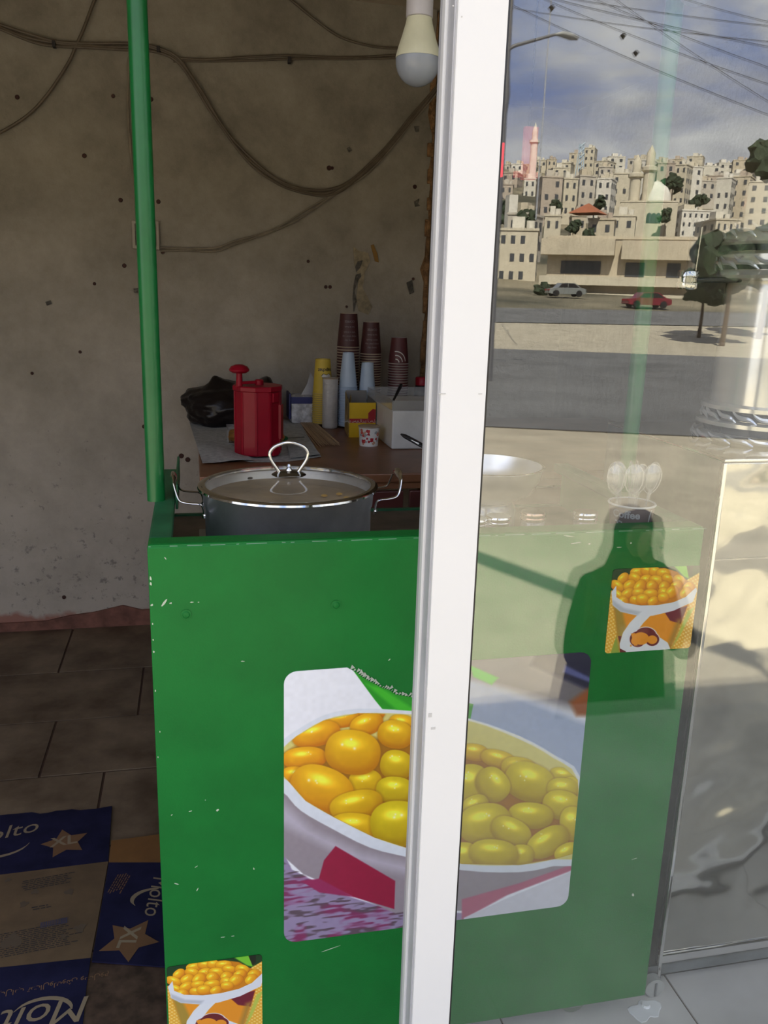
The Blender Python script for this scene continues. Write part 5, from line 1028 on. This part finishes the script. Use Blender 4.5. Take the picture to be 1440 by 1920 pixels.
def tree(px, py, d, r, label):
    p = rp(px, py, d); gz_ = prof_z(d-2)-.5; t = thing('tree', label, 'tree', (p.x, MIR-d, gz_)); hh = p.z-gz_
    q = B(); q.tube([(0, 0, 0), (.05*r, 0, hh*.5), (0, 0, hh)], [.10*r, .07*r, .04*r], 7); q.build('trunk', M_bark, t, smooth=True)
    bm = bmesh.new(); rt = random.Random(int(px)); 
    for k in range(9):
        m_ = Matrix.Translation((rt.uniform(-.7, .7)*r, rt.uniform(-.6, .6)*r, hh+rt.uniform(-.5, .7)*r)); bmesh.ops.create_icosphere(bm, subdivisions=3, radius=r*rt.uniform(.35, .6), matrix=m_)
    for v in bm.verts: v.co += Vector((mn.noise(v.co*3/r), mn.noise(v.co*3/r+Vector((9, 0, 0))), mn.noise(v.co*3/r+Vector((0, 9, 0)))))*r*.35
    me = bpy.data.meshes.new('foliage'); bm.to_mesh(me); bm.free(); me.materials.append(M_leaf); o = bpy.data.objects.new('foliage', me); COL.objects.link(o); o.parent = t
tree(1460, 300, 110, 3.4, 'dark tree crown rising above the right of the skyline'); tree(1322, 530, 52, 1.5, 'low dark shrub at the left end of the roadside bushes'); tree(1372, 500, 47, 1.9, 'taller dark bushy tree in the middle of the roadside bushes'); tree(1440, 500, 52, 2.2, 'dark shrub mass at the right end of the roadside bushes')
tree(1262, 345, 230, 2.6, 'dark trees left of the big grey gable'); tree(1128, 380, 180, 1.3, 'small tree beside the mosque'); tree(948, 400, 165, 2.4, 'dark tree clump on the left slope'); tree(1040, 390, 175, 1.6, 'round tree near the pale stack'); tree(1105, 440, 118, .9, 'small shrub on the roof edge of the long building'); tree(1013, 545, 88, .8, 'dark shrub beside the parked grey car'); tree(1248, 405, 185, 1.5, 'tree right of the mosque dome')
tree(985, 420, 140, 1.8, 'dark bush below the pale stack'); tree(1075, 425, 150, 1.2, 'bush above the roof of the long building'); tree(1310, 375, 215, 2.0, 'dark tree between the right hand blocks')
rb2 = thing('rubbish_heap', 'low heap of grey and red rubbish on the sunlit ground', 'rubbish', (RY(960, 628, 20).x, -32, -1.1))
for k in range(26):
    s = random.uniform(.12, .35); q = B(); q.lathe([(0, 0), (s, .02), (s*.8, s*.5), (0, s*.7)], c=(random.gauss(0, 1.2), random.gauss(0, .4), .01), n=6, fr=lambda a, k=k: 1+.3*math.sin(3*a+k)); q.build('rubbish_piece', [M_black, M_red, M_greycard][k % 3], rb2)
# unseen bar on posts, added over the roof to cast a shadow band outside
def back_to_sun(p, z): t = (z-p.z)/(-sd.z); return p-sd*t
sA = Vector((PZ(800, 1010, -1.1).x, MIR-PZ(800, 1010, -1.1).y, -1.1)); sB = Vector((PZ(1420, 1240, -1.1).x, MIR-PZ(1420, 1240, -1.1).y, -1.1))
rA, rB = back_to_sun(sA, 5.0), back_to_sun(sB, 4.6)
pp = thing('shadow_bar_set', 'unseen bar on posts, added above the shop roof to cast a shadow', 'shadow_bar', (0, 0, 0)); q = B(); q.tube([rA, rB], .13, 12); q.build('shadow_bar', M_steeld, pp, smooth=True)
for r_ in (rA, rB): q = B(); q.tube([(r_.x, r_.y, 2.921 if r_.y > .9 else -1.1), tuple(r_)], .03, 8); q.build('shadow_bar_post', M_steeld, pp)
